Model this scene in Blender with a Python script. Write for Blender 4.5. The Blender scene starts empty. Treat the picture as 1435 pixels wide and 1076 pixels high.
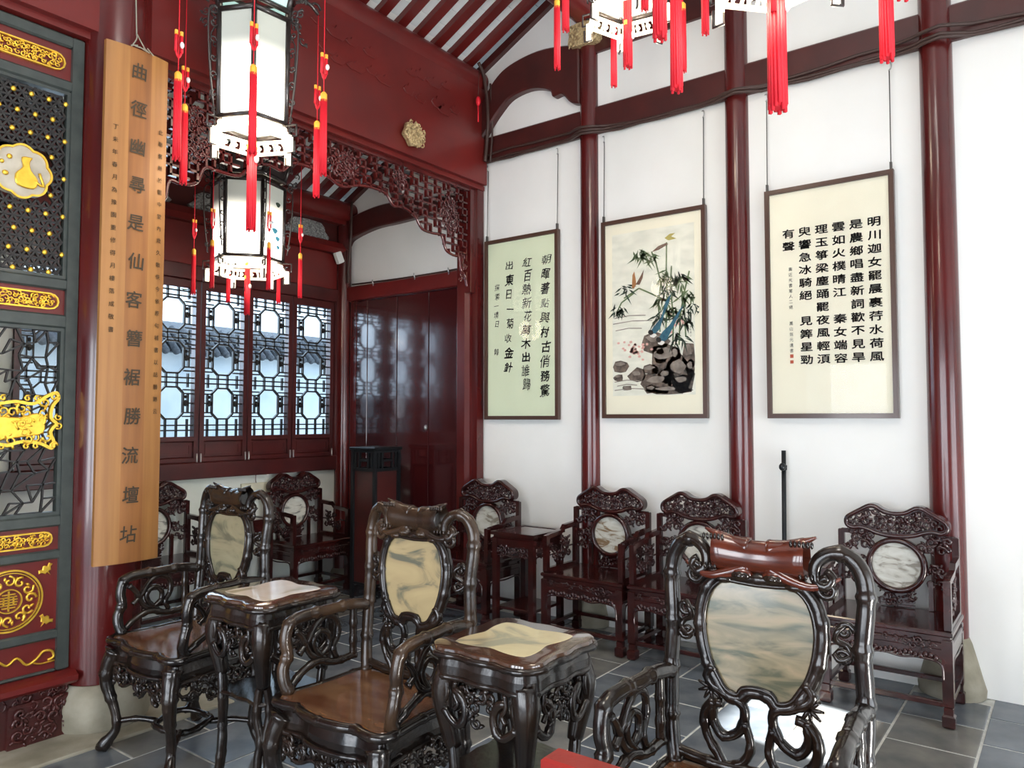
import bpy, math, random
import numpy as np
from mathutils import Vector, Matrix
sc = bpy.context.scene
COL = sc.collection
PI = math.pi
# ------------------------------------------------------------ camera
cd = bpy.data.cameras.new('camera'); cam = bpy.data.objects.new('camera', cd); COL.objects.link(cam)
cd.sensor_width = 36; cd.lens = 1050 * 36 / 1435; cd.clip_start = .05
yaw, pit = math.radians(36.87), math.radians(2.62)
Fv = Vector((math.cos(yaw) * math.cos(pit), math.sin(yaw) * math.cos(pit), math.sin(pit)))
cam.location = (0, 0, 1.5); cam.rotation_euler = Fv.to_track_quat('-Z', 'Y').to_euler()
sc.camera = cam
# ------------------------------------------------------------ colour, world, sun, daylight
sc.view_settings.view_transform = 'Standard'; sc.view_settings.look = 'None'
sc.view_settings.gamma = 1; sc.view_settings.use_curve_mapping = False
sc.view_settings.exposure = 0.27
w = bpy.data.worlds.new('sky'); sc.world = w; w.use_nodes = True
bg = w.node_tree.nodes['Background']; bg.inputs[0].default_value = (.60, .80, 1, 1); bg.inputs[1].default_value = 2.5
def area(name, loc, target, sx, sy, power, col):
    l = bpy.data.lights.new(name, 'AREA'); l.shape = 'RECTANGLE'; l.size = sx; l.size_y = sy; l.energy = power; l.color = col
    o = bpy.data.objects.new(name, l); COL.objects.link(o); o.location = loc
    o.rotation_euler = (Vector(target) - Vector(loc)).to_track_quat('-Z', 'Y').to_euler(); return o
sl = bpy.data.lights.new('sun', 'SUN'); sl.energy = 75; sl.angle = .01; sl.color = (1, .97, .9)
so = bpy.data.objects.new('sun', sl); COL.objects.link(so)
so.rotation_euler = Vector((.15, 1, -.42)).to_track_quat('-Z', 'Y').to_euler()
for k, yy in enumerate((-1.45, .0, 1.4, 2.7)): area('courtyard_daylight', (-3.15, yy, 1.35), (4, yy * .8, 1.2), .8, 2.0, 48, (.97, .98, 1))
for k, xx in enumerate((.2, 1.6, 3.0)): area('side_door_daylight', (xx, -4.6, 1.2), (xx * .4 + 1.6, 4, 2.3), .9, 1.7, 30, (.98, .98, 1))
area('hall_fill_light', (.6, .6, 4.4), (1.8, 1.8, 0), 1.2, 1.2, 50, (1, .94, .86))  # fill lamp added to brighten the hall from above
area('corridor_window_daylight', (3.2, 6.1, 2.3), (3.4, 3.5, .6), 2.8, 1.3, 60, (.6, .8, 1))

# ------------------------------------------------------------ helpers
def catmull(pts, sub=6, closed=False):
    P = [Vector(p) for p in pts]; n = len(P); out = []
    rng = range(n if closed else n - 1)
    for i in rng:
        if closed: a, b, c, d = P[(i - 1) % n], P[i], P[(i + 1) % n], P[(i + 2) % n]
        else: a, b, c, d = P[max(i - 1, 0)], P[i], P[i + 1], P[min(i + 2, n - 1)]
        for k in range(sub):
            t = k / sub
            out.append(.5 * ((2 * b) + (c - a) * t + (2 * a - 5 * b + 4 * c - d) * t * t + (3 * b - a - 3 * c + d) * t ** 3))
    if not closed: out.append(P[-1].copy())
    return out
def resample(P, step, closed=False):
    Q = list(P) + ([P[0]] if closed else [])
    L = [0]
    for a, b in zip(Q, Q[1:]): L.append(L[-1] + (b - a).length)
    n = max(2, int(round(L[-1] / step))); out = []; j = 0
    for i in range(n + (0 if closed else 1)):
        s = L[-1] * i / n
        while j < len(Q) - 2 and L[j + 1] < s: j += 1
        d = L[j + 1] - L[j]
        out.append(Q[j].lerp(Q[j + 1], (s - L[j]) / d if d > 1e-9 else 0))
    return out, L[-1]
class G:
    def __init__(s): s.v = []; s.f = []; s.M = Matrix(); s.rv = []
    def add(s, V, F):
        o = len(s.v); M = s.M
        s.v += [tuple(M @ Vector(p)) for p in V]; s.f += [tuple(i + o for i in q) for q in F]
        return s
    def box(s, x0, x1, y0, y1, z0, z1):
        V = [(x, y, z) for x in (x0, x1) for y in (y0, y1) for z in (z0, z1)]
        return s.add(V, [(0, 1, 3, 2), (4, 6, 7, 5), (0, 4, 5, 1), (2, 3, 7, 6), (0, 2, 6, 4), (1, 5, 7, 3)])
    def bbox(s, x0, x1, y0, y1, z0, z1, b=.004):
        o = [(x0, y0), (x1, y0), (x1, y1), (x0, y1)]
        return s.prism(o, z0, z1, b, 'z')
    def prism(s, o, t0, t1, b=0, axis='y', rounds=1):
        # outline in the plane across axis: y -> (x,z), z -> (x,y), x -> (y,z)
        def m(p, t): return (p[0], t, p[1]) if axis == 'y' else ((p[0], p[1], t) if axis == 'z' else (t, p[0], p[1]))
        if b > 0:
            rings = [(inset(o, b), t0), (o, t0 + b), (o, t1 - b), (inset(o, b), t1)]
            if rounds > 1: rings = [(inset(o, b), t0), (inset(o, b * .3), t0 + b * .3), (o, t0 + b), (o, t1 - b), (inset(o, b * .3), t1 - b * .3), (inset(o, b), t1)]
        else: rings = [(o, t0), (o, t1)]
        V = [m(p, t) for r, t in rings for p in r]; n = len(o); F = []
        for k in range(len(rings) - 1):
            for i in range(n): F.append((k * n + i, k * n + (i + 1) % n, (k + 1) * n + (i + 1) % n, (k + 1) * n + i))
        F.append(tuple(range(n))[::-1]); F.append(tuple((len(rings) - 1) * n + i for i in range(n)))
        return s.add(V, F)
    def ring(s, a, b, t0, t1, axis='y'):
        def m(p, t): return (p[0], t, p[1]) if axis == 'y' else ((p[0], p[1], t) if axis == 'z' else (t, p[0], p[1]))
        n = len(a); V = [m(p, t0) for p in a] + [m(p, t0) for p in b] + [m(p, t1) for p in a] + [m(p, t1) for p in b]; F = []
        for i in range(n):
            j = (i + 1) % n
            F += [(i, j, n + j, n + i), (2 * n + i, 3 * n + i, 3 * n + j, 2 * n + j), (i, 2 * n + i, 2 * n + j, j), (n + i, n + j, 3 * n + j, 3 * n + i)]
        return s.add(V, F)
    def tube(s, pts, r=.01, n=8, sub=6, closed=False, step=None, node=0, flat=1, taper=None):
        P = catmull(pts, sub, closed) if sub > 1 else [Vector(p) for p in pts]
        L = 0
        if step: P, L = resample(P, step, closed)
        if not step:
            L = sum((b - a).length for a, b in zip(P, P[1:]))
        m = len(P); V = []; F = []
        t = (P[1] - P[0]).normalized(); up = Vector((0, 1, 0)) if abs(t.y) < .9 else Vector((1, 0, 0))
        nrm = (up - t * up.dot(t)).normalized(); acc = 0
        for i in range(m):
            if closed: t2 = (P[(i + 1) % m] - P[i - 1]).normalized()
            else: t2 = (P[min(i + 1, m - 1)] - P[max(i - 1, 0)])
            t2 = t2.normalized() if t2.length > 1e-9 else t
            nrm = (nrm - t2 * nrm.dot(t2)); nrm = nrm.normalized() if nrm.length > 1e-6 else Vector((0, 0, 1)); t = t2
            bn = t.cross(nrm)
            if i: acc += (P[i] - P[i - 1]).length
            u = acc / L if L else 0
            rr = r(u) if callable(r) else r
            if taper: rr *= 1 - (1 - taper) * u
            if node:
                q = ((acc + node * .5) % node) - node * .5
                rr *= 1 + .20 * math.exp(-(q / .009) ** 2) - .05 * math.exp(-((abs(q) - .02) / .01) ** 2)
            for k in range(n):
                a = 2 * PI * k / n
                V.append(P[i] + nrm * (math.cos(a) * rr * flat) + bn * (math.sin(a) * rr))
        for i in range(m if closed else m - 1):
            j = (i + 1) % m
            for k in range(n): F.append((i * n + k, i * n + (k + 1) % n, j * n + (k + 1) % n, j * n + k))
        if not closed: F.append(tuple(range(n))[::-1]); F.append(tuple((m - 1) * n + k for k in range(n)))
        s.rv.append((len(s.v), len(s.v) + len(V)))
        return s.add(V, F)
    def lathe(s, prof, c=(0, 0, 0), n=24, cap=True, sx=1, sy=1):
        V = []; F = []; m = len(prof)
        for r, z in prof:
            for k in range(n): a = 2 * PI * k / n; V.append((c[0] + r * sx * math.cos(a), c[1] + r * sy * math.sin(a), c[2] + z))
        for i in range(m - 1):
            for k in range(n): F.append((i * n + k, i * n + (k + 1) % n, (i + 1) * n + (k + 1) % n, (i + 1) * n + k))
        if cap: F.append(tuple(range(n))[::-1]); F.append(tuple((m - 1) * n + k for k in range(n)))
        return s.add(V, F)
    def ell(s, c, r, n=8, m=5, rot=None):
        V = []; F = []; R = rot or Matrix()
        c = Vector(c)
        for i in range(m + 1):
            p = PI * (i + .0) / m
            p = max(.12, min(PI - .12, p))
            for k in range(n):
                a = 2 * PI * k / n
                V.append(c + R @ Vector((r[0] * math.sin(p) * math.cos(a), r[1] * math.sin(p) * math.sin(a), r[2] * math.cos(p))))
        for i in range(m):
            for k in range(n): F.append((i * n + k, (i + 1) * n + k, (i + 1) * n + (k + 1) % n, i * n + (k + 1) % n))
        F.append(tuple(range(n))); F.append(tuple(m * n + k for k in range(n))[::-1])
        s.rv.append((len(s.v), len(s.v) + len(V)))
        return s.add(V, F)
    def build(s, name, mat, parent=None, kind=None, flat=False, ang=38):
        me = bpy.data.meshes.new(name); me.from_pydata(s.v, [], s.f)
        me.materials.append(mat); me.update()
        if not flat:
            me.polygons.foreach_set('use_smooth', [True] * len(me.polygons)); me.set_sharp_from_angle(angle=math.radians(ang))
            at = me.attributes.get('sharp_edge')
            if at and s.rv:
                ne = len(me.edges); sh = np.zeros(ne, dtype=bool); at.data.foreach_get('value', sh); ev = np.zeros(ne * 2, dtype=np.int32); me.edges.foreach_get('vertices', ev)
                rd = np.zeros(len(s.v), dtype=bool)
                for a, b in s.rv: rd[a:b] = True
                sh &= ~(rd[ev[0::2]] & rd[ev[1::2]]); at.data.foreach_set('value', sh)
        o = bpy.data.objects.new(name, me); COL.objects.link(o)
        if parent: o.parent = parent
        if kind or (parent and 'carving' in name): o['kind'] = kind or 'stuff'
        return o
def inset(o, b):
    n = len(o); out = []
    A = sum(o[i][0] * o[(i + 1) % n][1] - o[(i + 1) % n][0] * o[i][1] for i in range(n)); sg = 1 if A > 0 else -1
    for i in range(n):
        p, q, r = o[i - 1], o[i], o[(i + 1) % n]
        e1 = Vector((q[0] - p[0], q[1] - p[1])); e2 = Vector((r[0] - q[0], r[1] - q[1]))
        e1 = e1.normalized() if e1.length > 1e-9 else Vector((1, 0)); e2 = e2.normalized() if e2.length > 1e-9 else e1
        n1 = Vector((-e1.y, e1.x)) * sg; n2 = Vector((-e2.y, e2.x)) * sg
        d = n1 + n2; L = d.length
        d = d / L if L > 1e-6 else n1
        k = b / max(.4, d.dot(n1)); out.append((q[0] + d.x * k, q[1] + d.y * k))
    return out
def smooth2(o, sub=4):
    return [(p.x, p.y) for p in catmull([(a, b, 0) for a, b in o], sub, True)]
def thing(name, label, cat, loc=(0, 0, 0), rz=0, group=None):
    o = bpy.data.objects.new(name, None); COL.objects.link(o); o.location = loc; o.rotation_euler = (0, 0, rz)
    o.empty_display_size = .1; return tag(o, label, cat, group)
def tag(o, label, cat, group=None):
    o['label'] = label; o['category'] = cat
    if group: o['group'] = group
    return o
def struct(name, g, mat, parent=None, flat=False):
    o = g.build(name, mat, parent, flat=flat)
    if not parent: o['kind'] = 'structure'
    return o
def dup(r, loc, rz, label):
    c = r.copy(); COL.objects.link(c); c.location = loc; c.rotation_euler = (0, 0, rz); c['label'] = label
    kids = {r: c}
    for ch in list(r.children):
        d = ch.copy(); COL.objects.link(d); d.parent = c; kids[ch] = d
        for gc in list(ch.children):
            e = gc.copy(); COL.objects.link(e); e.parent = d
    return c
def override(root, name, mat):
    for ch in root.children:
        if ch.name.split('.')[0] == name:
            ch.material_slots[0].link = 'OBJECT'; ch.material_slots[0].material = mat
# ------------------------------------------------------------ materials
def mat(name, col, rough=.5, metal=0, coat=0, col2=None, scale=8, detail=4, stretch=None, bump=0, bscale=None, emis=None, es=0, spec=None, trans=0, pos=(.35, .65)):
    m = bpy.data.materials.new(name); m.use_nodes = True; nt = m.node_tree; b = nt.nodes['Principled BSDF']
    b.inputs['Base Color'].default_value = (*col, 1); b.inputs['Roughness'].default_value = rough; b.inputs['Metallic'].default_value = metal
    b.inputs['Coat Weight'].default_value = coat; b.inputs['Coat Roughness'].default_value = .08
    if spec is not None: b.inputs['Specular IOR Level'].default_value = spec
    if trans: b.inputs['Transmission Weight'].default_value = trans
    tc = nt.nodes.new('ShaderNodeTexCoord'); mp = nt.nodes.new('ShaderNodeMapping'); nt.links.new(tc.outputs['Object'], mp.inputs[0])
    if stretch: mp.inputs['Scale'].default_value = stretch
    if col2:
        n = nt.nodes.new('ShaderNodeTexNoise'); n.inputs['Scale'].default_value = scale; n.inputs['Detail'].default_value = detail
        nt.links.new(mp.outputs[0], n.inputs[0]); r = nt.nodes.new('ShaderNodeValToRGB')
        r.color_ramp.elements[0].position, r.color_ramp.elements[1].position = pos
        r.color_ramp.elements[0].color = (*col, 1); r.color_ramp.elements[1].color = (*col2, 1)
        nt.links.new(n.outputs[0], r.inputs[0]); nt.links.new(r.outputs[0], b.inputs['Base Color'])
    if bump:
        n = nt.nodes.new('ShaderNodeTexNoise'); n.inputs['Scale'].default_value = bscale or scale; n.inputs['Detail'].default_value = 5
        nt.links.new(mp.outputs[0], n.inputs[0]); bp = nt.nodes.new('ShaderNodeBump'); bp.inputs['Strength'].default_value = bump; bp.inputs['Distance'].default_value = .01
        nt.links.new(n.outputs[0], bp.inputs['Height']); nt.links.new(bp.outputs[0], b.inputs['Normal'])
    if emis: b.inputs['Emission Color'].default_value = (*emis, 1); b.inputs['Emission Strength'].default_value = es
    return m
RED = mat('red_lacquer', (.10, .008, .007), .25, coat=.35, col2=(.055, .006, .006), scale=3, stretch=(1, 1, .4), bump=.05, bscale=12)
BEAM = mat('beam_lacquer', (.15, .011, .009), .36, coat=.1, col2=(.105, .009, .008), scale=2.5, bump=.05, bscale=14)
DKBEAM = mat('dark_beam_lacquer', (.045, .009, .008), .4, coat=.2, col2=(.07, .012, .01), scale=4, bump=.08, bscale=20)
WINRED = mat('window_lacquer', (.075, .010, .009), .35, coat=.3, col2=(.05, .008, .008), scale=6)
PLANK = mat('door_plank_lacquer', (.035, .005, .007), .16, coat=.7, col2=(.055, .008, .008), scale=2, stretch=(1, 1, .3), bump=.12, bscale=3)
PLASTER = mat('white_plaster', (.84, .84, .82), .85, col2=(.78, .78, .75), scale=1.2, detail=6, bump=.04, bscale=30)
PLASTER_R = mat('white_plaster_aged', (.76, .78, .75), .85, col2=(.60, .64, .58), scale=1.6, detail=7)
ROSE = mat('rosewood', (.042, .007, .006), .17, coat=.3, col2=(.020, .005, .005), scale=12, stretch=(1, 1, 1), bump=.03, bscale=60)
ROSECARVE = mat('rosewood_carving', (.030, .006, .006), .2, coat=.3)
BLACK = mat('blackwood', (.008, .006, .0055), .2, coat=0, spec=.55, col2=(.020, .012, .008), scale=9, bump=.06, bscale=50)
BLACKB = mat('blackwood_brown', (.055, .030, .016), .26, coat=0, col2=(.020, .012, .008), scale=7, bump=.06, bscale=50)
BLACKR = mat('blackwood_red', (.11, .022, .010), .18, coat=.5, col2=(.06, .014, .008), scale=14, stretch=(1, 1, 6))
SEATW = mat('seat_wood', (.10, .035, .015), .2, coat=.6, col2=(.19, .095, .045), scale=4, stretch=(1, 4, 1))
TABLETOP = mat('table_wood', (.085, .042, .024), .12, coat=.9, col2=(.05, .025, .015), scale=6, stretch=(4, 1, 1))
def marble(name, a, b, c, sc_=6, seed=0, zs=2.2):
    m = mat(name, a, .22, coat=.3); nt = m.node_tree; bs = nt.nodes['Principled BSDF']
    tc = nt.nodes.new('ShaderNodeTexCoord'); mp = nt.nodes.new('ShaderNodeMapping'); mp.inputs['Location'].default_value = (seed, seed * 2.3, seed * .7); mp.inputs['Scale'].default_value = (1, 1, zs)
    n = nt.nodes.new('ShaderNodeTexNoise'); n.inputs['Scale'].default_value = sc_; n.inputs['Detail'].default_value = 8; n.inputs['Distortion'].default_value = 1.2
    nt.links.new(tc.outputs['Object'], mp.inputs[0]); nt.links.new(mp.outputs[0], n.inputs[0])
    r = nt.nodes.new('ShaderNodeValToRGB'); e = r.color_ramp.elements
    e[0].position = .38; e[0].color = (*c, 1); e[1].position = .66; e[1].color = (*a, 1); x = e.new(.48); x.color = (*b, 1)
    nt.links.new(n.outputs[0], r.inputs[0]); nt.links.new(r.outputs[0], bs.inputs['Base Color']); return m
MARB1 = marble('cream_marble', (.33, .30, .19), (.28, .255, .16), (.14, .14, .095), 4.5, 1.3)
MARB2 = marble('honey_marble', (.46, .36, .19), (.40, .31, .165), (.14, .14, .10), 4.5, 4.7)
MARB3 = marble('landscape_marble', (.29, .225, .13), (.18, .155, .09), (.08, .085, .05), 4.5, 2.1, 4.5)
MARBT = marble('pale_table_marble', (.58, .48, .28), (.52, .43, .25), (.28, .25, .17), 4, 8.2)
MARBP = marble('pink_table_marble', (.70, .60, .52), (.66, .55, .45), (.40, .33, .22), 5, 5.1)
def MARBW(i):
    return marble('white_marble_%d' % i, (.70, .70, .64), (.58, .57, .50), [(.25, .17, .10), (.22, .22, .20), (.28, .25, .2)][i % 3], 9, i * 3.3)
STONE = mat('weathered_stone', (.20, .18, .13), .8, col2=(.36, .33, .26), scale=5, detail=8, bump=.4, bscale=14)
TILE = [mat('floor_slate_%d' % i, c, .2, col2=d, scale=5, detail=8, bump=.06, bscale=9, pos=(.3, .7)) for i, (c, d) in enumerate([((.075, .088, .104), (.17, .185, .20)), ((.09, .095, .095), (.20, .19, .17)), ((.062, .078, .098), (.135, .155, .18))])]
GROUT = mat('tile_joint', (.62, .62, .58), .7, col2=(.45, .45, .42), scale=20)
GOLD = mat('gilded_wood', (.95, .62, .08), .34, metal=.75, col2=(.8, .48, .05), scale=30)
SCREEN = mat('screen_frame_paint', (.030, .038, .036), .45, coat=.15, col2=(.045, .055, .05), scale=20)
SCLAT = mat('screen_lattice_paint', (.012, .010, .010), .5)
GOLDBOSS = mat('dull_gilding', (.66, .52, .28), .5, metal=.3, col2=(.3, .2, .1), scale=60, bump=.5, bscale=60)
SILVER = mat('grey_carved_panel', (.32, .33, .32), .5, col2=(.10, .10, .10), scale=70, bump=.8, bscale=80)
ROOFT = mat('roof_tile_clay', (.66, .72, .73), .8, col2=(.76, .80, .80), scale=6)
ROOFJ = mat('roof_lime', (.88, .9, .88), .9)
PAPER = mat('cream_paper', (.90, .87, .71), .6, col2=(.86, .83, .67), scale=3)
PAPERG = mat('green_paper', (.76, .83, .62), .6, col2=(.72, .79, .58), scale=3)
PAPERW = mat('painting_silk', (.86, .86, .75), .6, col2=(.72, .73, .63), scale=7, stretch=(1, .7, 2.5))
INK = mat('ink', (.012, .012, .012), .7)
INKB = mat('faded_ink', (.05, .035, .02), .8)
FRAME = mat('picture_frame_wood', (.065, .028, .018), .35, coat=.3)
BOARD = mat('couplet_board', (.31, .125, .032), .5, coat=0, col2=(.20, .075, .02), scale=3, stretch=(5, 1, .35), detail=6)
BOARDL = mat('couplet_board_light', (.36, .165, .045), .5, coat=0, col2=(.27, .115, .03), scale=4, stretch=(6, 1, .3), detail=6)
TREDM = mat('tassel_red', (.72, .008, .025), .6)
TORG = mat('tassel_binding', (.85, .42, .04), .5)
BEAD = mat('white_bead', (.85, .75, .75), .3)
LFRAME = mat('lantern_frame', (.022, .016, .015), .35, coat=.3)
LCARVE = mat('lantern_carving', (.30, .29, .23), .5)
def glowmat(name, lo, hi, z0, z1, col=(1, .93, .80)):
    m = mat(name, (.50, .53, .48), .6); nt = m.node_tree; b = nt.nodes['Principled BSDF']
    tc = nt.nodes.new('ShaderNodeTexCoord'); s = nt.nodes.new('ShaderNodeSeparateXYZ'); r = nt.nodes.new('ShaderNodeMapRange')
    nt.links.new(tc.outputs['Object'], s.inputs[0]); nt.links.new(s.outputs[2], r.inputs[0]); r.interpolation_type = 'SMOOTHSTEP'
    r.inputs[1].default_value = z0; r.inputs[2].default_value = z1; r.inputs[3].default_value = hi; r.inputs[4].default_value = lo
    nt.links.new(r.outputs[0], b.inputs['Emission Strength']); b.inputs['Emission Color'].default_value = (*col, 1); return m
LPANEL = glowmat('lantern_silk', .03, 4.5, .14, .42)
LSKIRT = mat('lit_skirt', (.8, .75, .62), .5, emis=(1, .88, .7), es=1.1)
LCYAN = mat('lantern_upper_silk', (.45, .66, .64), .5, emis=(.6, .9, .85), es=.25)
METAL = mat('dark_metal', (.02, .022, .025), .35, metal=.6)
WIRE = mat('hanging_wire', (.06, .055, .05), .5)
CABLE = mat('dark_cable', (.05, .025, .02), .5)
WHITEP = mat('white_plastic', (.75, .75, .72), .5)
BEIGEP = mat('beige_plastic', (.55, .53, .42), .5)
SILVERM = mat('hook_metal', (.5, .5, .5), .3, metal=.9)
REDPAINT = mat('red_gloss_paint', (.33, .012, .006), .4, coat=.1, col2=(.26, .010, .006), scale=6, bump=.1, bscale=40)
GLASS = mat('window_glass', (1, 1, 1), .03)
nt = GLASS.node_tree; nt.nodes.clear(); o_ = nt.nodes.new('ShaderNodeOutputMaterial'); mx = nt.nodes.new('ShaderNodeMixShader'); t_ = nt.nodes.new('ShaderNodeBsdfTransparent'); g_ = nt.nodes.new('ShaderNodeBsdfGlossy'); g_.inputs['Roughness'].default_value = .02
fr = nt.nodes.new('ShaderNodeFresnel'); fr.inputs[0].default_value = 1.35
nt.links.new(fr.outputs[0], mx.inputs[0]); nt.links.new(t_.outputs[0], mx.inputs[1]); nt.links.new(g_.outputs[0], mx.inputs[2]); nt.links.new(mx.outputs[0], o_.inputs[0])

PICGLASS = GLASS.copy(); PICGLASS.name = 'picture_glass'
for n_ in PICGLASS.node_tree.nodes:
    if n_.bl_idname == 'ShaderNodeFresnel': n_.inputs[0].default_value = 1.18
# ------------------------------------------------------------ carving generators
def spiral(c, r, a0, turns=1.2, n=9, plane='y', d=0, sg=1):
    out = []
    for i in range(n):
        t = i / (n - 1); a = a0 + sg * t * turns * 2 * PI; rr = r * (1 - .8 * t)
        x, z = c[0] + rr * math.cos(a), c[1] + rr * math.sin(a)
        out.append((x, d, z) if plane == 'y' else ((d, x, z) if plane == 'x' else (x, z, d)))
    return out
def carve(g, poly, d, seed, n=14, r=.03, tr=.006, plane='y', leaves=1, dj=.006):
    # open scrollwork filling a polygon (list of 2D points) at depth d
    R = random.Random(seed)
    xs = [p[0] for p in poly]; zs = [p[1] for p in poly]
    def inside(x, z):
        c = False; j = len(poly) - 1
        for i in range(len(poly)):
            if (poly[i][1] > z) != (poly[j][1] > z) and x < (poly[j][0] - poly[i][0]) * (z - poly[i][1]) / (poly[j][1] - poly[i][1]) + poly[i][0]: c = not c
            j = i
        return c
    done = []; tries = 0
    while len(done) < n and tries < n * 30:
        tries += 1
        x = R.uniform(min(xs), max(xs)); z = R.uniform(min(zs), max(zs))
        if not inside(x, z): continue
        if any((x - a) ** 2 + (z - b) ** 2 < (r * 1.15) ** 2 for a, b in done): continue
        done.append((x, z)); a0 = R.uniform(0, 6.28); dd = d + R.uniform(-dj, dj)
        rr = r * R.uniform(.8, 1.15)
        g.tube(spiral((x, z), rr, a0, R.uniform(.8, 1.3), 7, plane, dd, R.choice((-1, 1))), tr * R.uniform(.9, 1.4), 5, 2, taper=.6)
        for _ in range(leaves):
            a = R.uniform(0, 6.28); lx, lz = x + rr * 1.0 * math.cos(a), z + rr * 1.0 * math.sin(a)
            c = (lx, dd, lz) if plane == 'y' else ((dd, lx, lz) if plane == 'x' else (lx, lz, dd))
            th = R.uniform(0, PI)
            if plane == 'y': rot = Matrix.Rotation(th, 3, 'Y'); s_ = (rr * .55, tr * 1.2, rr * .22)
            elif plane == 'x': rot = Matrix.Rotation(th, 3, 'X'); s_ = (tr * 1.2, rr * .55, rr * .22)
            else: rot = Matrix.Rotation(th, 3, 'Z'); s_ = (rr * .55, rr * .22, tr * 1.2)
            g.ell(c, s_, 6, 4, rot)
    return done
_gl = {}
def glyph(ch, off=0.0):
    k = (ch, off)
    if k not in _gl:
        c = bpy.data.curves.new('glyph', 'FONT'); c.body = ch; c.size = 1; c.offset = off; c.resolution_u = 2
        o = bpy.data.objects.new('glyph', c); COL.objects.link(o)
        dg = bpy.context.evaluated_depsgraph_get(); me = bpy.data.meshes.new_from_object(o.evaluated_get(dg))
        V = [tuple(v.co) for v in me.vertices]; F = [tuple(p.vertices) for p in me.polygons]
        bpy.data.objects.remove(o); bpy.data.meshes.remove(me)
        if V:
            x0, x1 = min(v[0] for v in V), max(v[0] for v in V); y0, y1 = min(v[1] for v in V), max(v[1] for v in V)
            V = [(v[0] - (x0 + x1) / 2, v[1] - (y0 + y1) / 2) for v in V]
        _gl[k] = (V, F)
    return _gl[k]
def write(g, ch, x, z, sx, sz, M, off=.012, shear=0, rot=0, wob=0):
    # M maps (x, z) on the surface to the thing's own 3D coordinates
    V, F = glyph(ch)
    if not V: return
    if off > .002:   # a fuller brush: the same strokes laid again a hair to each side
        for ex, ez in ((off, off * .6), (-off, -off * .6), (off * .6, -off), (-off * .6, off)): write(g, ch, x + ex * sx, z + ez * sz, sx, sz, M, 0, shear, rot, wob)
    ca, sa = math.cos(rot), math.sin(rot); out = []
    for a, b in V:
        a, b = a + shear * b, b
        if wob: a += wob * math.sin(b * 9 + x * 40); b += wob * math.sin(a * 8 + z * 30)
        a, b = a * ca - b * sa, a * sa + b * ca
        out.append(M(x + a * sx, z + b * sz))
    g.add(out, F)
# ============================================================ SETTING
XW, YB, YM = 4.8, 5.62, 3.93          # right wall, window wall, plane of the carved beam
def zr(y): return 3.58 + .5 * (5.62 - y)
# ---- floor with its slate tiles
fl = struct('floor', G().box(-6, XW + .2, -5, YB + .2, -.12, -.004), GROUT)
rnd = random.Random(4)
tmesh = []
for i in range(3):
    g = G(); g.prism([(-.1815, -.1815), (.1815, -.1815), (.1815, .1815), (-.1815, .1815)], -.03, 0, .003, 'z')
    o = g.build('floor_tile', TILE[i], fl); tmesh.append(o)
pitch = .3735; cnt = 0
for j in range(-2, 15):
    y = .385 + pitch * (j + .5) if True else 0
    for i in range(12):
        x = 4.8 - .21 - pitch * (i + .5) + (.5 * pitch if j % 2 else 0) + .1
        if x > 4.98 or x < .35: continue
        k = rnd.randrange(3)
        if cnt < 3: o = tmesh[cnt]
        else: o = tmesh[k].copy(); COL.objects.link(o); o.parent = fl
        cnt += 1
        o.location = (x, y, rnd.uniform(-.002, .0)); o.rotation_euler = (rnd.uniform(-.002, .002), rnd.uniform(-.002, .002), rnd.choice((0, 1, 2, 3)) * PI / 2)
g = G()
g.box(-6, .3, -5, YB, -.0045, -.001); g.box(.3, 5, -5, -.4, -.0045, -.001)
struct('floor_paving', g, TILE[0], fl)
# ---- walls
def wall_poly(pts, x0, x1): return G().prism(pts, x0, x1, 0, 'x')
struct('wall_right', wall_poly([(-5, 0), (5.75, 0), (5.75, 3.56), (-.0, 6.4), (-5, 4.0)], XW, XW + .2), PLASTER, flat=True)
struct('wall_back', G().box(-6, XW, YB, YB + .12, 0, 1.03), PLASTER_R)
g = G().box(-6, 2.0, YB, YB + .12, 1.03, 3.6); struct('wall_back_left', g, PLASTER_R)
# wall behind the camera's left, with tall door openings on the courtyard and an added clerestory slot meant to shape sunlight
g = G(); xl = -3.3
for y0, y1, z0, z1 in [(-5, -2.2, 0, 4.5), (3.6, 5.7, 0, 4.7), (-2.2, 3.6, 2.74, 6.3), (-5, -2.2, 4.5, 5.5), (-2.2, .58, 2.85, 3.0), (1.0, 3.6, 2.85, 3.0)]: g.box(xl - .1, xl, y0, y1, z0, z1)
for y in (-2.2, -.75, .55, 1.0, 2.3, 3.6): g.box(xl - .08, xl + .02, y - .05, y + .05, 0, 3.0)
g.box(xl - .06, xl, -2.2, .6, 2.38, 2.9); g.box(xl - .06, xl, .98, 3.6, 2.38, 2.9)
struct('wall_left', g, RED)
g = G()
for x0, x1, z0, z1 in [(-6, -.6, 0, 4.3), (3.8, 5, 0, 4.3), (-.6, 3.8, 2.66, 4.3), (-.6, 2.62, 2.0, 2.66), (3.28, 3.8, 2.0, 2.66), (2.62, 3.28, 2.0, 2.38), (.75, 1.05, 0, 2), (2.2, 2.5, 0, 2)]: g.box(x0, x1, -4.9, -4.8, z0, z1)  # high slot in this unseen wall is added to shape the floor's sun patch
struct('wall_front', g, PLASTER)
struct('wall_front_sun_block', G().box(-14, 16, -4.9, -4.8, 4.3, 13), PLASTER)  # unseen sheet added to block sun from the courtyard beyond the windows
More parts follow.
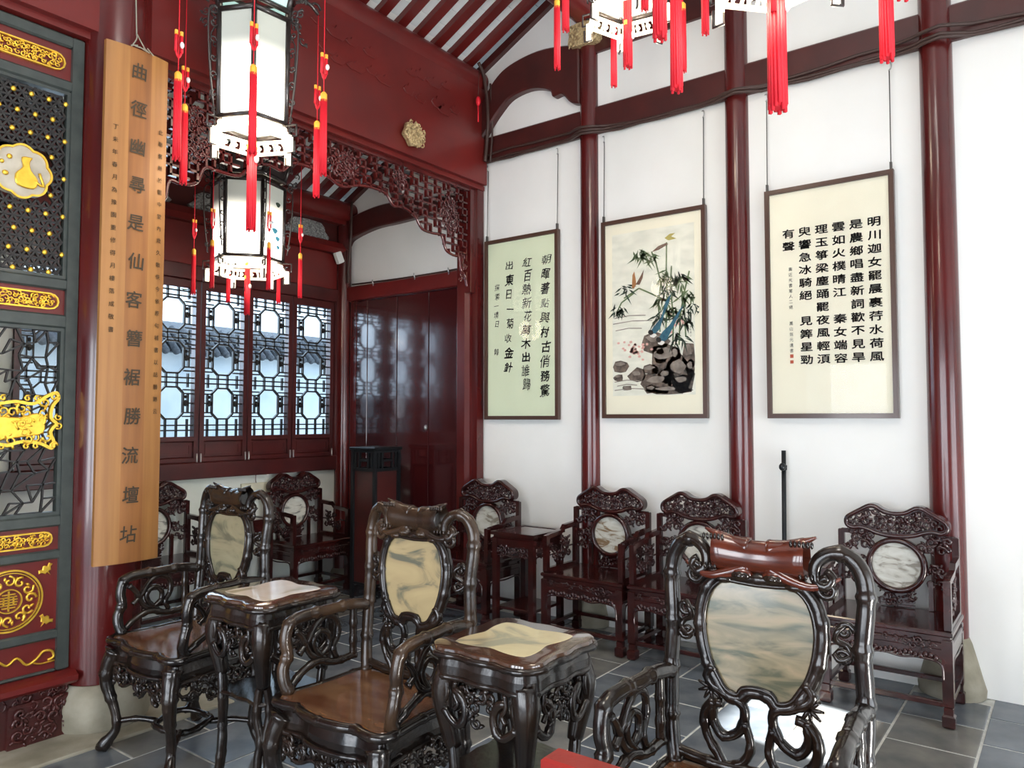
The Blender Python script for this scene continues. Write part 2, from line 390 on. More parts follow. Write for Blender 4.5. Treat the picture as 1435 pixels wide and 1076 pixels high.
# ---- ceiling: boards, rafters and clay tiles
def slope_quad(g, x0, x1, ya, yb, off, th):
    V = []
    for x in (x0, x1):
        for y in (ya, yb):
            for t in (off, off + th): V.append((x, y, zr(y) + t))
    return g.add(V, [(0, 1, 3, 2), (4, 6, 7, 5), (0, 4, 5, 1), (2, 3, 7, 6), (0, 2, 6, 4), (1, 5, 7, 3)])
g = slope_quad(G(), -6, XW + .2, 0, 5.9, .086, .08)
g.prism([(0, zr(0) + .086), (0, zr(0) + .17), (-5, 4.1), (-5, 4.0)], -6, 5, 0, 'x')
ceil = struct('ceiling', g, ROOFJ, flat=True)
raf = slope_quad(G(), -.041, .041, 1.6, 5.75, .025, .055).build('rafter', BEAM, ceil, flat=True)
for k in range(17):
    o = raf if k == 0 else raf.copy()
    if k: COL.objects.link(o); o.parent = ceil
    o.location = (4.68 - .197 * k, 0, 0)
tb = G(); slope_quad(tb, -.094, .094, 0, .118, .0, .02)
ty = 3.86
def tile_at(x, y):
    global _t0
    if _t0 is None:
        g = G(); V = []
        for xx in (-.094, .094):
            for yy in (0, .116):
                for t in (.078, .1): V.append((xx, yy, t - .5 * yy))
        g.add(V, [(0, 1, 3, 2), (4, 6, 7, 5), (0, 4, 5, 1), (2, 3, 7, 6), (0, 2, 6, 4), (1, 5, 7, 3)])
        _t0 = g.build('roof_tile', ROOFT, ceil, flat=True); o = _t0
    else: o = _t0.copy(); COL.objects.link(o); o.parent = ceil
    o.location = (x, y, zr(y))
_t0 = None
for c in range(10):
    for r_ in range(16):
        tile_at(4.68 + .0985 - .197 * c, 2.02 + .121 * r_ )
for c in range(14):
    for r_ in range(9): tile_at(4.68 + .0985 - .197 * c, 4.56 + .121 * r_)
# ---- timber framing in the right wall
def tn(): tn.n += 1; return 'trim_%d' % tn.n
tn.n = 0
xb = XW - .035
struct(tn(), G().prism([(-2, 3.62), (4.0, 3.62), (4.0, 3.825), (-2, 3.825)], xb, XW + .02, .01, 'x'), DKBEAM)
struct(tn(), G().prism([(-2, 4.24), (2.87, 4.24), (2.87, 4.46), (-2, 4.46)], xb, XW + .02, .01, 'x'), DKBEAM)
struct(tn(), G().prism([(4.0, 2.61), (5.62, 2.61), (5.62, 2.745), (4.0, 2.745)], XW - .08, XW + .02, .01, 'x'), BEAM)
struct(tn(), slope_quad(G(), XW - .045, XW, 1.5, 5.7, -.06, .07), DKBEAM)
# columns half buried in the right wall, each a thing of its own
def wcol(y, r, z1, label, base=True):
    t = thing('timber_column', label, 'column', (XW - .005, y, 0), 0)
    g = G(); g.lathe([(r * 1.04, .18), (r * 1.03, .8), (r, 2.0), (r * .97, z1)], n=28); g.build('shaft', RED, t)
    g = G(); g.lathe([(r * 1.9, 0), (r * 1.95, .04), (r * 1.75, .10), (r * 1.45, .20), (r * 1.2, .28), (r * 1.05, .31)], n=28); g.build('stone_base', STONE, t)
    return t
c = wcol(2.865, .073, 4.32, 'red lacquered wall column between the left calligraphy and the bird painting, carved capital on top')
g = G(); g.prism(smooth2([(-.11, 4.30), (.11, 4.30), (.12, 4.38), (.10, 4.46), (-.10, 4.46), (-.12, 4.38)], 3), -.11, .10, .01, 'x'); carve(g, [(-.1, 4.31), (.1, 4.31), (.1, 4.44), (-.1, 4.44)], -.11, 3, 8, .03, .006, 'x'); g.build('carved_capital', GOLDBOSS, c)
wcol(1.735, .077, 5.0, 'red lacquered wall column between the bird painting and the right calligraphy')
wcol(.578, .085, 5.4, 'red lacquered wall column right of the right calligraphy, behind the rightmost bench chair')
# corner posts
struct(tn(), G().prism([(3.935, 0), (4.075, 0), (4.075, 3.6), (3.935, 3.6)], XW - .16, XW, .03, 'x'), RED)
t = thing('timber_column', 'slim red corner column between the lattice windows and the plank door', 'column', (XW - .06, YB - .05, 0)); G().lathe([(.075, .02), (.07, 3.4)], n=20).build('shaft', RED, t); G().lathe([(.10, 0), (.11, .05), (.08, .1)], n=16).build('stone_base', STONE, t)
# crescent beams on the white gables
def crescent(top, bot, x0, x1, label, seed):
    o = catmull([(a, b, 0) for a, b in top], 5) + catmull([(a, b, 0) for a, b in bot[::-1]], 5)
    g = G(); g.prism([(p.x, p.y) for p in o], x0, x1, .012, 'x')
    q = g.build('crescent_beam', DKBEAM); tag(q, label, 'beam'); return q
crescent([(3.87, 4.12), (3.74, 4.27), (3.58, 4.355), (3.30, 4.39), (3.03, 4.35), (2.92, 4.30)], [(3.87, 3.80), (3.79, 3.90), (3.69, 4.00), (3.567, 4.085), (3.37, 4.105), (3.2, 4.05), (3.16, 3.985), (3.08, 3.985), (3.0, 3.90), (2.92, 3.87)], XW - .07, XW + .01, 'dark curved crescent beam on the white gable right of the big carved beam', 5)
crescent([(5.60, 3.38), (5.36, 3.44), (5.03, 3.47), (4.6, 3.44), (4.2, 3.40), (4.02, 3.3)], [(5.60, 3.06), (5.53, 3.15), (5.46, 3.21), (5.17, 3.265), (4.88, 3.27), (4.5, 3.27), (4.2, 3.2), (4.02, 3.1)], XW - .07, XW + .01, 'dark curved crescent beam on the white corridor gable above the plank door', 6)
g = G(); g.lathe([(.03, 0), (.07, .05), (.10, .12), (.11, .2), (.09, .26)], c=(XW - .03, 4.85, 3.44), n=14); carve(g, [(4.76, 3.5), (4.94, 3.5), (4.96, 3.66), (4.74, 3.66)], XW - .13, 8, 6, .03, .006, 'x')
o = g.build('carved_block', DKBEAM); tag(o, 'small carved wooden block standing on the crescent beam of the corridor gable', 'bracket')
# round purlins carried across the hall
for y, z, lab in [(2.87, 4.56, 'round red purlin resting on the carved column capital at the upper right'), (YB - .07, 3.47, 'round red eave purlin above the lattice windows')]:
    g = G(); g.M = Matrix.Translation((0, y, z)) @ Matrix.Rotation(PI / 2, 4, 'Y'); g.lathe([(.10, 1.0), (.10, 4.8)], n=20)
    g.M = Matrix()
    if y > 5: g.box(1.0, 4.8, YB - .11, YB - .03, 3.34, 3.40)
    tag(g.build('round_purlin', BEAM), lab, 'beam')
# plank door in the corridor wall
d = struct('door_1', G().box(XW - .02, XW + .01, 4.07, YB - .12, 0, 2.61), PLANK)
ys = [4.075, 4.47, 4.86, 5.25, 5.50]
for a, b in zip(ys, ys[1:]): G().prism([(a + .003, .02), (b - .003, .02), (b - .003, 2.6), (a + .003, 2.6)], XW - .045, XW - .02, .004, 'x').build('plank', PLANK, d)
G().ell((XW - .055, 4.49, 1.42), (.02, .012, .025)).build('door_knob', SILVERM, d)
struct(tn(), G().box(XW - .05, XW, 5.40, 5.48, 0, 2.61), RED)
# ---- window wall framing
def xbox(x0, x1, y0, y1, z0, z1, m, b=.006): return struct(tn(), G().bbox(x0, x1, y0, y1, z0, z1, b), m)
xbox(-1, 4.75, YB - .06, YB + .08, 1.02, 1.15, WINRED)
xbox(-1, 4.75, YB - .05, YB + .08, 2.60, 2.72, WINRED)
xbox(-1, 4.75, YB - .02, YB + .08, 2.72, 3.06, BEAM)
struct(tn(), G().prism([(YB - .12, 3.10), (YB - .08, 3.06), (YB + .05, 3.06), (YB + .05, 3.16), (YB - .09, 3.16)], -1, 4.75, .01, 'x'), BEAM)
xbox(-1, 4.75, YB - .0, YB + .08, 3.14, 3.36, DKBEAM)
for k, (a, b) in enumerate([(4.10, 4.56), (3.2, 3.9), (2.3, 3.0)]):
    g = G(); g.prism(smooth2([(a, 3.17), (b, 3.17), (b - .03, 3.25), (b - .08, 3.325), (a + .08, 3.325), (a + .03, 3.25)], 2), YB - .03, YB + .01, .005)
    rr_ = random.Random(k)
    for _ in range(60): g.ell((rr_.uniform(a + .07, b - .07), YB - .03, rr_.uniform(3.185, 3.31)), (.016, .008, .009), 5, 3, Matrix.Rotation(rr_.uniform(0, 3), 3, 'Y'))
    tag(g.build('carved_grey_panel', SILVER), ['grey carved cloud panel under the purlin, nearest the corner', 'grey carved cloud panel under the purlin, behind the far lantern', 'grey carved cloud panel under the purlin, beside the wooden couplet board'][k], 'panel')
xbox(4.645, 4.75, YB - .05, YB + .05, 1.15, 2.62, WINRED)
# ---- lattice windows
def bar(g, x0, z0, x1, z1, w_=.011, y0=-.012, y1=.012):
    d = Vector((x1 - x0, 0, z1 - z0)); L = d.length
    if L < 1e-4: return
    d /= L; n = Vector((-d.z, 0, d.x)) * (w_ / 2); a = Vector((x0, 0, z0)); b = Vector((x1, 0, z1))
    V = []
    for p in (a, b):
        for s in (-1, 1):
            for y in (y0, y1): V.append((p.x + n.x * s, y, p.z + n.z * s))
    g.add(V, [(0, 1, 3, 2), (4, 6, 7, 5), (0, 4, 5, 1), (2, 3, 7, 6), (0, 2, 6, 4), (1, 5, 7, 3)])
def window(n, x0, x1):
    W = x1 - x0; f = .038
    fg = G()
    for a, b, c_, d_ in [(0, f, 1.15, 2.60), (W - f, W, 1.15, 2.60), (f, W - f, 1.15, 1.19), (f, W - f, 1.315, 1.355), (f, W - f, 2.53, 2.60)]: fg.bbox(a, b, -.03, .03, c_, d_, .005)
    o = fg.build('window_%d' % n, WINRED); o.location = (x0, YB, 0); o['kind'] = 'structure'
    G().bbox(f, W - f, -.01, .01, 1.19, 1.315, .004).build('skirt_panel', WINRED, o)
    g = G(); g.ring([(f + .02, 1.21), (W - f - .02, 1.21), (W - f - .02, 1.295), (f + .02, 1.295)], [(f + .03, 1.22), (W - f - .03, 1.22), (W - f - .03, 1.285), (f + .03, 1.285)], -.016, -.01); g.build('panel_moulding', WINRED, o)
    g = G(); a, b = f, W - f; w_ = b - a; cx = (a + b) / 2; z0, z1 = 1.355, 2.53
    # three eight-sided openings joined by paired bars, short struts around
    cs = [1.62, 1.98, 2.32]; hw, hh = w_ * .27, .125; cr = .045
    for c_ in cs:
        o8 = [(cx - hw, c_ - hh + cr), (cx - hw + cr, c_ - hh), (cx + hw - cr, c_ - hh), (cx + hw, c_ - hh + cr), (cx + hw, c_ + hh - cr), (cx + hw - cr, c_ + hh), (cx - hw + cr, c_ + hh), (cx - hw, c_ + hh - cr)]
        for p, q in zip(o8, o8[1:] + o8[:1]): bar(g, *p, *q, .013)
        for s in (-1, 1):
            e = a if s < 0 else b
            for zz in (-.075, 0, .075): bar(g, cx + s * hw, c_ + zz, e, c_ + zz)
            bar(g, cx + s * (hw + (w_ / 2 - hw) * .5), c_ - .075, cx + s * (hw + (w_ / 2 - hw) * .5), c_ + .075)
            g.ell((cx + s * (hw + .022), 0, c_ + .0), (.02, .016, .026), 6, 4)
            g.ell((cx + s * (hw + .022), 0, c_ + .05), (.014, .014, .014), 6, 4)
    for lo, hi in [(z0, cs[0] - hh), (cs[0] + hh, cs[1] - hh), (cs[1] + hh, cs[2] - hh), (cs[2] + hh, z1)]:
        m = (lo + hi) / 2
        if hi - lo > .06:
            for zz in (m - .02, m + .02): bar(g, a, zz, b, zz)
        for k in range(4):
            xx = a + w_ * (k + .5) / 4; bar(g, xx, lo, xx, hi)
    for s in (-1, 1):
        e = a if s < 0 else b
        for lo in cs:
            bar(g, cx + s * hw, lo + hh - .02, e, lo + hh - .02); bar(g, cx + s * hw, lo - hh + .02, e, lo - hh + .02)
    g.build('lattice', SCLAT, o, 'stuff', flat=True)
    G().box(f, W - f, .018, .021, 1.355, 2.53).build('glass_pane', GLASS, o, flat=True)
    for s in (.012, W - .012): G().tube([(s, -.035, 1.12), (s, -.035, 1.22)], .007, 8, 1).build('pivot_pin', SILVERM, o)
wx = [4.645, 4.178, 3.727, 3.292, 2.85, 2.41, 1.97]
for i in range(6): window(i + 1, wx[i + 1] + .005, wx[i] - .005)

# ============================================================ CARVED BEAM, FRETWORK, FREE COLUMN
t = thing('carved_beam', 'massive red lacquered beam with shallow relief spanning the opening to the corridor', 'beam', (0, YM, 0))
G().prism([(-.10, 3.42), (.10, 3.42), (.10, 3.80), (-.10, 3.80)], -3.2, 4.78, .02, 'x').build('lower_board', BEAM, t)
G().prism([(-.07, 3.80), (.07, 3.80), (.07, 4.26), (-.07, 4.26)], -3.2, 4.78, .004, 'x').build('upper_board', BEAM, t)
g = G(); g.M = Matrix.Translation((0, 0, 4.30)) @ Matrix.Rotation(PI / 2, 4, 'Y'); g.lathe([(.10, -3.2), (.10, 4.78)], n=20); g.build('top_moulding', BEAM, t)
R = random.Random(11)
for cx_ in (2.55, 3.35, 4.15):
    for k in range(9):
        a = cx_ + (k % 5 - 2) * .13 + R.uniform(-.03, .03); z = 3.86 + (k // 5) * .17 + R.uniform(0, .07)
        g = G(); q = R.uniform(.05, .09); h_ = R.uniform(.02, .035)
        g.prism([(a - q, z), (a - q * .6, z + h_), (a - q * .2, z + h_), (a, z + h_ * 1.9), (a + q * .5, z + h_ * 1.2), (a + q, z + h_ * .3), (a + q * .6, z - h_), (a - q * .5, z - h_ * .9)], -.079, -.068, .003)
        g.build('relief', BEAM, t)
g = G(); g.box(-3.2, 4.78, -.06, .06, 3.385, 3.42); g.build('soffit_rail', BEAM, t)
t = thing('carved_boss', 'gilded hexagonal carved boss on the face of the big red beam', 'ornament', (3.87, YM - .10, 3.565))
g = G(); hx = [(.105 * math.cos(PI / 3 * k + .2), .095 * math.sin(PI / 3 * k + .2)) for k in range(6)]
g.prism(smooth2([p for a, b in zip(hx, hx[1:] + hx[:1]) for p in (a, ((a[0] + b[0]) / 2 * .96, (a[1] + b[1]) / 2 * .96))], 2), -.05, .0, .012); g.build('block', GOLDBOSS, t)
g = G(); carve(g, [(a * .95, b * .95) for a, b in hx], -.052, 21, 26, .022, .006); g.build('carving', GOLDBOSS, t)
# hanging fretwork
lowR = [(3.32, 3.07), (3.45, 3.11), (3.58, 3.13), (3.72, 3.12), (3.80, 3.05), (3.90, 3.06), (4.02, 3.02), (4.10, 2.94), (4.22, 2.93), (4.32, 2.93), (4.37, 2.83), (4.46, 2.80), (4.53, 2.80), (4.55, 2.70), (4.60, 2.66), (4.63, 2.57)]
lowL = [(6.64 - x, z) for x, z in lowR[::-1]]
low = lowL[:-1] + lowR
def zlow(x):
    for (a, b), (c_, d_) in zip(low, low[1:]):
        if a <= x <= c_: return b + (d_ - b) * (x - a) / (c_ - a)
    return 3.4
t = thing('hanging_fretwork', 'openwork red fretwork apron with scalloped lower edge hanging under the big beam', 'fretwork', (0, YM, 0))
g = G(); g.bbox(4.635, 4.70, -.03, .03, 2.52, 3.39, .008); g.bbox(4.70, 4.78, -.05, .05, 0, 3.42, .01); g.bbox(1.94, 2.005, -.03, .03, 2.52, 3.39, .008); g.box(1.94, 4.7, -.025, .025, 3.355, 3.39); g.build('frame', RED, t)
g = G(); g.tube([(x, 0, z) for x, z in low], .011, 7, 4); g.build('scalloped_edge', RED, t)
g = G(); st = .052; R = random.Random(5)
nx = int((4.63 - 2.01) / st)
for i in range(nx + 1):
    x = 2.01 + i * st
    for j in range(0, 17):
        z = 3.355 - j * st
        if z < zlow(x) - .0: break
        ph = (i + 2 * j) % 5
        if ph in (0, 1, 3): # vertical piece downwards
            zz = max(z - st, zlow(x)); bar(g, x, z + .006, x, zz - .006, .013, -.014, .014)
        if ph in (0, 2, 3, 4) and x + st < 4.64 and z - .01 > zlow(x + st): bar(g, x - .006, z, x + st + .006, z, .013, -.014, .014)
g.build('fret_bars', RED, t, 'stuff', flat=True)
for (cx_, cz, rx, rz_, sd) in [(4.40, 3.10, .09, .15, 3), (3.32, 3.22, .12, .09, 4), (2.25, 3.10, .09, .15, 5), (3.86, 3.25, .06, .06, 6), (2.8, 3.25, .06, .06, 7)]:
    g = G(); po = [(cx_ + rx * math.cos(a * PI / 6), cz + rz_ * math.sin(a * PI / 6)) for a in range(12)]
    carve(g, po, -.012, sd, 24, .028, .007, leaves=2); g.build('carved_medallion', RED, t)
for k, x in enumerate((4.60, 4.56)):
    g = G(); carve(g, [(x - .05, 2.6 + k * .1), (x + .05, 2.6 + k * .1), (x + .05, 2.75 + k * .1), (x - .05, 2.75 + k * .1)], 0, 9 + k, 6, .02, .006); g.build('carved_tip', RED, t)
# the free-standing column with the couplet board
t = thing('timber_column', 'thick round red column standing behind the hanging wooden couplet board', 'column', (1.815, YM, 0))
G().lathe([(.165, .21), (.172, .5), (.172, 1.5), (.168, 3.0), (.16, 5.0)], n=40).build('shaft', RED, t)
G().lathe([(.205, 0), (.222, .03), (.225, .14), (.20, .19), (.175, .22)], n=28).build('stone_base', STONE, t)
t = thing('couplet_board', 'tall hanging board of brown wood with a column of black brushed characters', 'sign', (1.822, 3.715, .80))
for nm, a, b, m in [('side_plank', -.155, -.047, BOARDL), ('middle_plank', -.047, .062, BOARD), ('side_plank', .062, .155, BOARDL)]:
    g = G(); n = 6; V = []
    def yy(x): return -.02 * (1 - (x / .155) ** 2)
    xs = [a + (b - a) * k / n for k in range(n + 1)]
    o = [(x, yy(x)) for x in xs] + [(x, yy(x) + .022) for x in xs[::-1]]
    g.prism(o, 0, 2.545, 0, 'z'); g.build(nm, m, t)
def MB_(x, z): return (x, -.0250 - .02 * (1 - (x / .155) ** 2) + .02, z)
for k, ch in enumerate('曲徑幽尋是仙客簪裾勝流壇坫'):
    g = G(); write(g, ch, -.002 + .004 * math.sin(k * 3), 2.43 - k * .191, .084, .088, MB_, .012, .06); g.build('character', INKB, t, flat=True)
g = G()
for k, ch in enumerate('丁未年春月為豫園重修得月樓落成敬書'): write(g, ch, -.108, 2.12 - k * .062, .026, .028, MB_, .004)
for k, ch in enumerate('此聯舊懸於園中堂內歲久散佚今依原句補書以誌勝跡云'): write(g, ch, .118, 2.16 - k * .062, .026, .028, MB_, .004)
g.build('small_inscription', INKB, t, 'stuff', flat=True)
g = G(); g.tube([(-.05, -.01, 2.53), (-.01, .0, 2.60), (.0, .02, 2.64), (.01, .0, 2.60), (.06, -.01, 2.52)], .003, 5, 4); g.tube([(0, .02, 2.63), (.0, .04, 2.9), (0, .05, 3.2)], .003, 5, 3)
for k in range(5): g.tube([(-.05 + k * .02, -.03, 2.545 + .004 * k), (-.02 + k * .02, -.035, 2.555 - .006 * k)], .003, 5, 1)
g.build('hanging_cord', LCARVE, t)
# ============================================================ GILDED SCREEN DOOR ON THE LEFT
def screen(x1, label, detail=True):
    W = .51; f = .052
    t = thing('screen_door', label, 'screen', (x1 - W, YM, 0))
    g = G()
    g.bbox(0, f, -.035, .035, .30, 3.38, .01); g.bbox(W - f, W, -.035, .035, .30, 3.38, .01)
    for a, b in [(3.32, 3.38), (3.10, 3.155), (2.12, 2.175), (1.935, 2.0), (.985, 1.04), (.83, .875), (.455, .50), (.30, .315)]: g.bbox(f, W - f, -.03, .03, a, b, .008)
    for a, b in [(2.175, 3.10), (1.04, 1.935)]:
        g.ring([(f, a), (W - f, a), (W - f, b), (f, b)], [(f + .015, a + .015), (W - f - .015, a + .015), (W - f - .015, b - .015), (f + .015, b - .015)], -.02, .02)
    g.build('frame', SCREEN, t, flat=True)
    for a, b in [(3.155, 3.32), (2.0, 2.12), (.875, .985), (.50, .83), (.315, .455)]:
        G().box(f, W - f, -.012, .012, a, b).build('lacquer_panel', BEAM, t, flat=True)
    cx = W / 2
    for zc, h in [(3.235, .045), (2.06, .04), (.93, .036)]:
        g = G(); w_ = W / 2 - f - .028
        o = [(cx + (w_ - h) * s + h * math.cos(a) , zc + h * math.sin(a)) for s, a0 in ((1, -PI / 2), (-1, PI / 2)) for a in [a0 + PI * k / 6 for k in range(7)]]
        g.ring(o, inset(o, .007), -.026, -.010)
        carve(g, inset(o, .016), -.018, int(zc * 50), 44, .0135, .0042, leaves=1); g.build('gilt_plaque', GOLD, t)
    # upper lattice with gilt studs
    g = G(); gs = G(); a, b = 2.19, 3.085; L, Rr = f + .015, W - f - .015; sp = .0445
    j = 0; z = a + .01
    while z < b:
        i = 0
        while True:
            x = L + .012 + i * .038 + (.019 if j % 2 else 0)
            if x > Rr: break
            if not (abs(x - cx) < .12 and abs(z - 2.655) < .12):
                for dx, dz in ((.019, .031), (-.019, .031), (.038, 0)):
                    if L <= x + dx <= Rr and z + dz < b: bar(g, x, z, x + dx, z + dz, .009, -.008, .008)
                g.ell((x, 0, z), (.011, .012, .011), 6, 3)
                if (j % 3 == 0 and i % 2 == (j // 3) % 2): gs.ell((x, -.014, z), (.013, .009, .013), 7, 4)
            i += 1
        z += .031; j += 1
    g.build('upper_lattice', SCLAT, t, 'stuff', flat=True); gs.build('gilt_studs', GOLD, t, 'stuff')
    # lobed medallion with a gilt flask
    mo = [((.118 + .012 * abs(math.cos(4 * a))) * math.cos(a) + cx, (.118 + .012 * abs(math.cos(4 * a))) * math.sin(a) + 2.655) for a in [2 * PI * k / 64 for k in range(64)]]
    g = G(); g.prism(mo, -.022, .01); md = g.build('lobed_medallion', mat('medallion_ground', (.50, .46, .38), .6, col2=(.38, .34, .27), scale=14), t)
    g = G(); g.ring(mo, inset(mo, .009), -.03, -.018); g.build('medallion_rim', GOLD, md)
    g = G(); g.prism([(cx + x_, 2.655 + z_) for x_, z_ in smooth2([(-.02, -.07), (.05, -.075), (.065, -.03), (.035, .01), (.03, .05), (.04, .07), (-.005, .065), (.0, .02), (-.03, -.02)], 3)], -.034, -.022, .004)
    g.tube([(cx + .05, -.03, 2.62), (cx + .09, -.03, 2.60), (cx + .07, -.03, 2.66)], .006, 6, 3); g.ell((cx - .055, -.028, 2.71), (.012, .006, .012)); g.ell((cx - .07, -.028, 2.63), (.014, .006, .012)); g.ell((cx - .085, -.028, 2.68), (.01, .006, .01))
    g.build('gilt_flask', GOLD, md)
    # lower cracked-ice lattice
    g = G(); a, b = 1.055, 1.92; nxx, nz = 7, 14; R = random.Random(8)
    P = {}
    for i in range(nxx + 1):
        for j in range(nz + 1):
            x = L + (Rr - L) * i / nxx; z = a + (b - a) * j / nz
            if 0 < i < nxx: x += R.uniform(-.014, .014) + (.012 if j % 2 else -.012)
            if 0 < j < nz: z += R.uniform(-.014, .014)
            P[i, j] = (x, z)
    for i in range(nxx + 1):
        for j in range(nz + 1):
            if i < nxx and (i + j) % 3: bar(g, *P[i, j], *P[i + 1, j], .0075, -.007, .007)
            if j < nz and (i + 2 * j) % 4 != 1 and 0 < i < nxx: bar(g, *P[i, j], *P[i, j + 1], .0075, -.007, .007)
            if i < nxx and j < nz and (i + j) % 3 == 0: bar(g, *P[i, j], *P[i + 1, j + 1], .0075, -.007, .007)
    g.build('lower_lattice', SCLAT, t, 'stuff', flat=True)
    # gilt ornament in the middle of the lower lattice
    sh = [(-.165, .10), (-.12, .115), (-.07, .09), (0, .10), (.07, .09), (.12, .125), (.165, .145), (.18, .11), (.155, .07), (.15, .02), (.175, -.01), (.15, -.05), (.165, -.10), (.15, -.135), (.10, -.11), (.03, -.10), (-.03, -.115), (-.10, -.10), (-.16, -.12), (-.17, -.06), (-.15, 0)]
    o = [(cx + x * 1.05, 1.485 + z) for x, z in smooth2(sh, 3)]
    g = G(); g.ring(o, inset(o, .014), -.032, -.008)
    carve(g, inset(o, .02), -.024, 77, 26, .026, .006, leaves=2)
    for sx_, sz in ((1, 1), (1, -1), (-1, 1), (-1, -1)):
        g.tube(spiral((cx + sx_ * .165, 1.485 + sz * .115), .02, 0, 1.1, 8, 'y', -.028), .006, 6, 2)
    for k in (-.09, -.05, .09, .05): g.tube(spiral((cx + k, 1.485 - .115), .015, 1, 1.1, 8, 'y', -.028), .005, 6, 2); g.tube(spiral((cx + k, 1.485 + .108), .015, 1, 1.1, 8, 'y', -.028), .005, 6, 2)
    g.tube(spiral((cx + .185, 1.505), .018, 2, 1.1, 8, 'y', -.028), .005, 6, 2); g.tube(spiral((cx + .185, 1.465), .018, 4, 1.1, 8, 'y', -.028), .005, 6, 2)
    g.prism([(cx + x, 1.475 + z) for x, z in smooth2([(-.13, -.05), (-.06, -.07), (.05, -.06), (.12, -.045), (.125, .02), (.09, .05), (.02, .03), (-.06, .035), (-.12, .02)], 3)], -.03, -.018, .005)
    g.build('gilt_ornament', GOLD, t)
    # round longevity roundel and corner bats
    g = G(); c = (cx, .665)
    for r1, r2 in ((.142, .134), (.128, .124), (.055, .050)):
        A_ = [(c[0] + r1 * math.cos(q), c[1] + r1 * math.sin(q)) for q in [2 * PI * k / 48 for k in range(48)]]; B_ = [(c[0] + r2 * math.cos(q), c[1] + r2 * math.sin(q)) for q in [2 * PI * k / 48 for k in range(48)]]
        g.ring(A_, B_, -.022, -.010)
    for k in range(12):
        a = 2 * PI * k / 12; q = (c[0] + .089 * math.cos(a), c[1] + .089 * math.sin(a))
        g.tube(spiral(q, .026, a, 1.0, 8, 'y', -.018, -1 if k % 2 else 1), .0055, 6, 2)
        g.ell((q[0] + .02 * math.cos(a + 1), -.016, q[1] + .02 * math.sin(a + 1)), (.014, .006, .006), 6, 3, Matrix.Rotation(a, 3, 'Y'))
    for zz in (-.03, -.018, -.006, .006, .018, .03): 
        hw = math.sqrt(.045 ** 2 - zz ** 2) * .8; bar(g, c[0] - hw, c[1] + zz, c[0] + hw, c[1] + zz, .005, -.02, -.01)
    bar(g, c[0], c[1] - .045, c[0], c[1] + .045, .006, -.02, -.01)
    for s in (-1, 1): bar(g, c[0] + s * .02, c[1] - .02, c[0] + s * .02, c[1] + .02, .005, -.02, -.01)
    g.build('gilt_roundel', GOLD, t)
    for sx_ in (-1, 1):
        for sz in (-1, 1):
            g = G(); m = [(-.034, .006), (-.026, .02), (-.012, .012), (-.004, .022), (.004, .022), (.012, .012), (.026, .02), (.034, .006), (.022, .002), (.014, -.012), (.004, -.01), (0, -.03), (-.004, -.01), (-.014, -.012), (-.022, .002)]
            r = .6 * sx_ * sz; g.prism([(cx + sx_ * .155 + (x * math.cos(r) - z * math.sin(r)) * 1.05, .665 + sz * .118 + (x * math.sin(r) + z * math.cos(r)) * 1.05) for x, z in m], -.02, -.010, .003); g.build('gilt_bat', GOLD, t)
    g = G(); pts = [(-.17, .36), (-.12, .385), (-.08, .36), (-.04, .40), (0, .375), (.04, .40), (.08, .36), (.12, .375), (.15, .405), (.185, .40), (.195, .37), (.17, .36)]
    g.tube([(cx + x, -.018, z) for x, z in pts], .006, 6, 4); g.tube([(cx + .10, -.018, .365), (cx + .14, -.018, .35), (cx + .2, -.018, .352)], .004, 6, 3); g.build('gilt_scroll', GOLD, t)
    return t
sd = screen(1.645, 'green-black screen door with gilded plaques, lobed medallion and gold roundel at the left edge')
ig = thing('screen_base', 'low carved red plinth with a projecting rail under the gilded screen door', 'plinth', (0, YM, 0))
G().prism([(-.09, .245), (-.11, .262), (-.11, .285), (-.08, .30), (.08, .30), (.08, .245)], -1.5, 1.66, 0, 'x').build('rail', BEAM, ig)
G().bbox(-1.5, 1.64, -.05, .05, .0, .245, .004).build('board', DKBEAM, ig)
G().bbox(1.38, 1.66, -.075, .05, .0, .20, .01).build('end_block', DKBEAM, ig)
g = G(); carve(g, [(1.0, .19), (1.62, .19), (1.62, .235), (1.0, .235)], -.055, 3, 16, .022, .006); g.build('carved_band', DKBEAM, ig)
g = G(); carve(g, [(1.41, .03), (1.64, .03), (1.64, .19), (1.41, .19)], -.08, 13, 18, .03, .007); g.build('carved_end', DKBEAM, ig)
g = G(); g.tube(spiral((1.22, .09), .05, 0, 2, 20, 'y', -.052), .008, 6, 1); g.tube([(.9, -.052, .03), (1.05, -.052, .05), (1.15, -.052, .13), (1.22, -.052, .145), (1.29, -.052, .13), (1.35, -.052, .05)], .006, 6, 3); g.build('carved_scroll', DKBEAM, ig)
struct(tn(), G().box(-3.2, 1.13, YM - .04, YM + .04, .3, 3.385), RED)
# stone kerb with worn edge under the column
g = G(); g.bbox(.9, 2.35, 3.60, 4.25, -.03, .012, .006); o = struct(tn(), g, STONE)

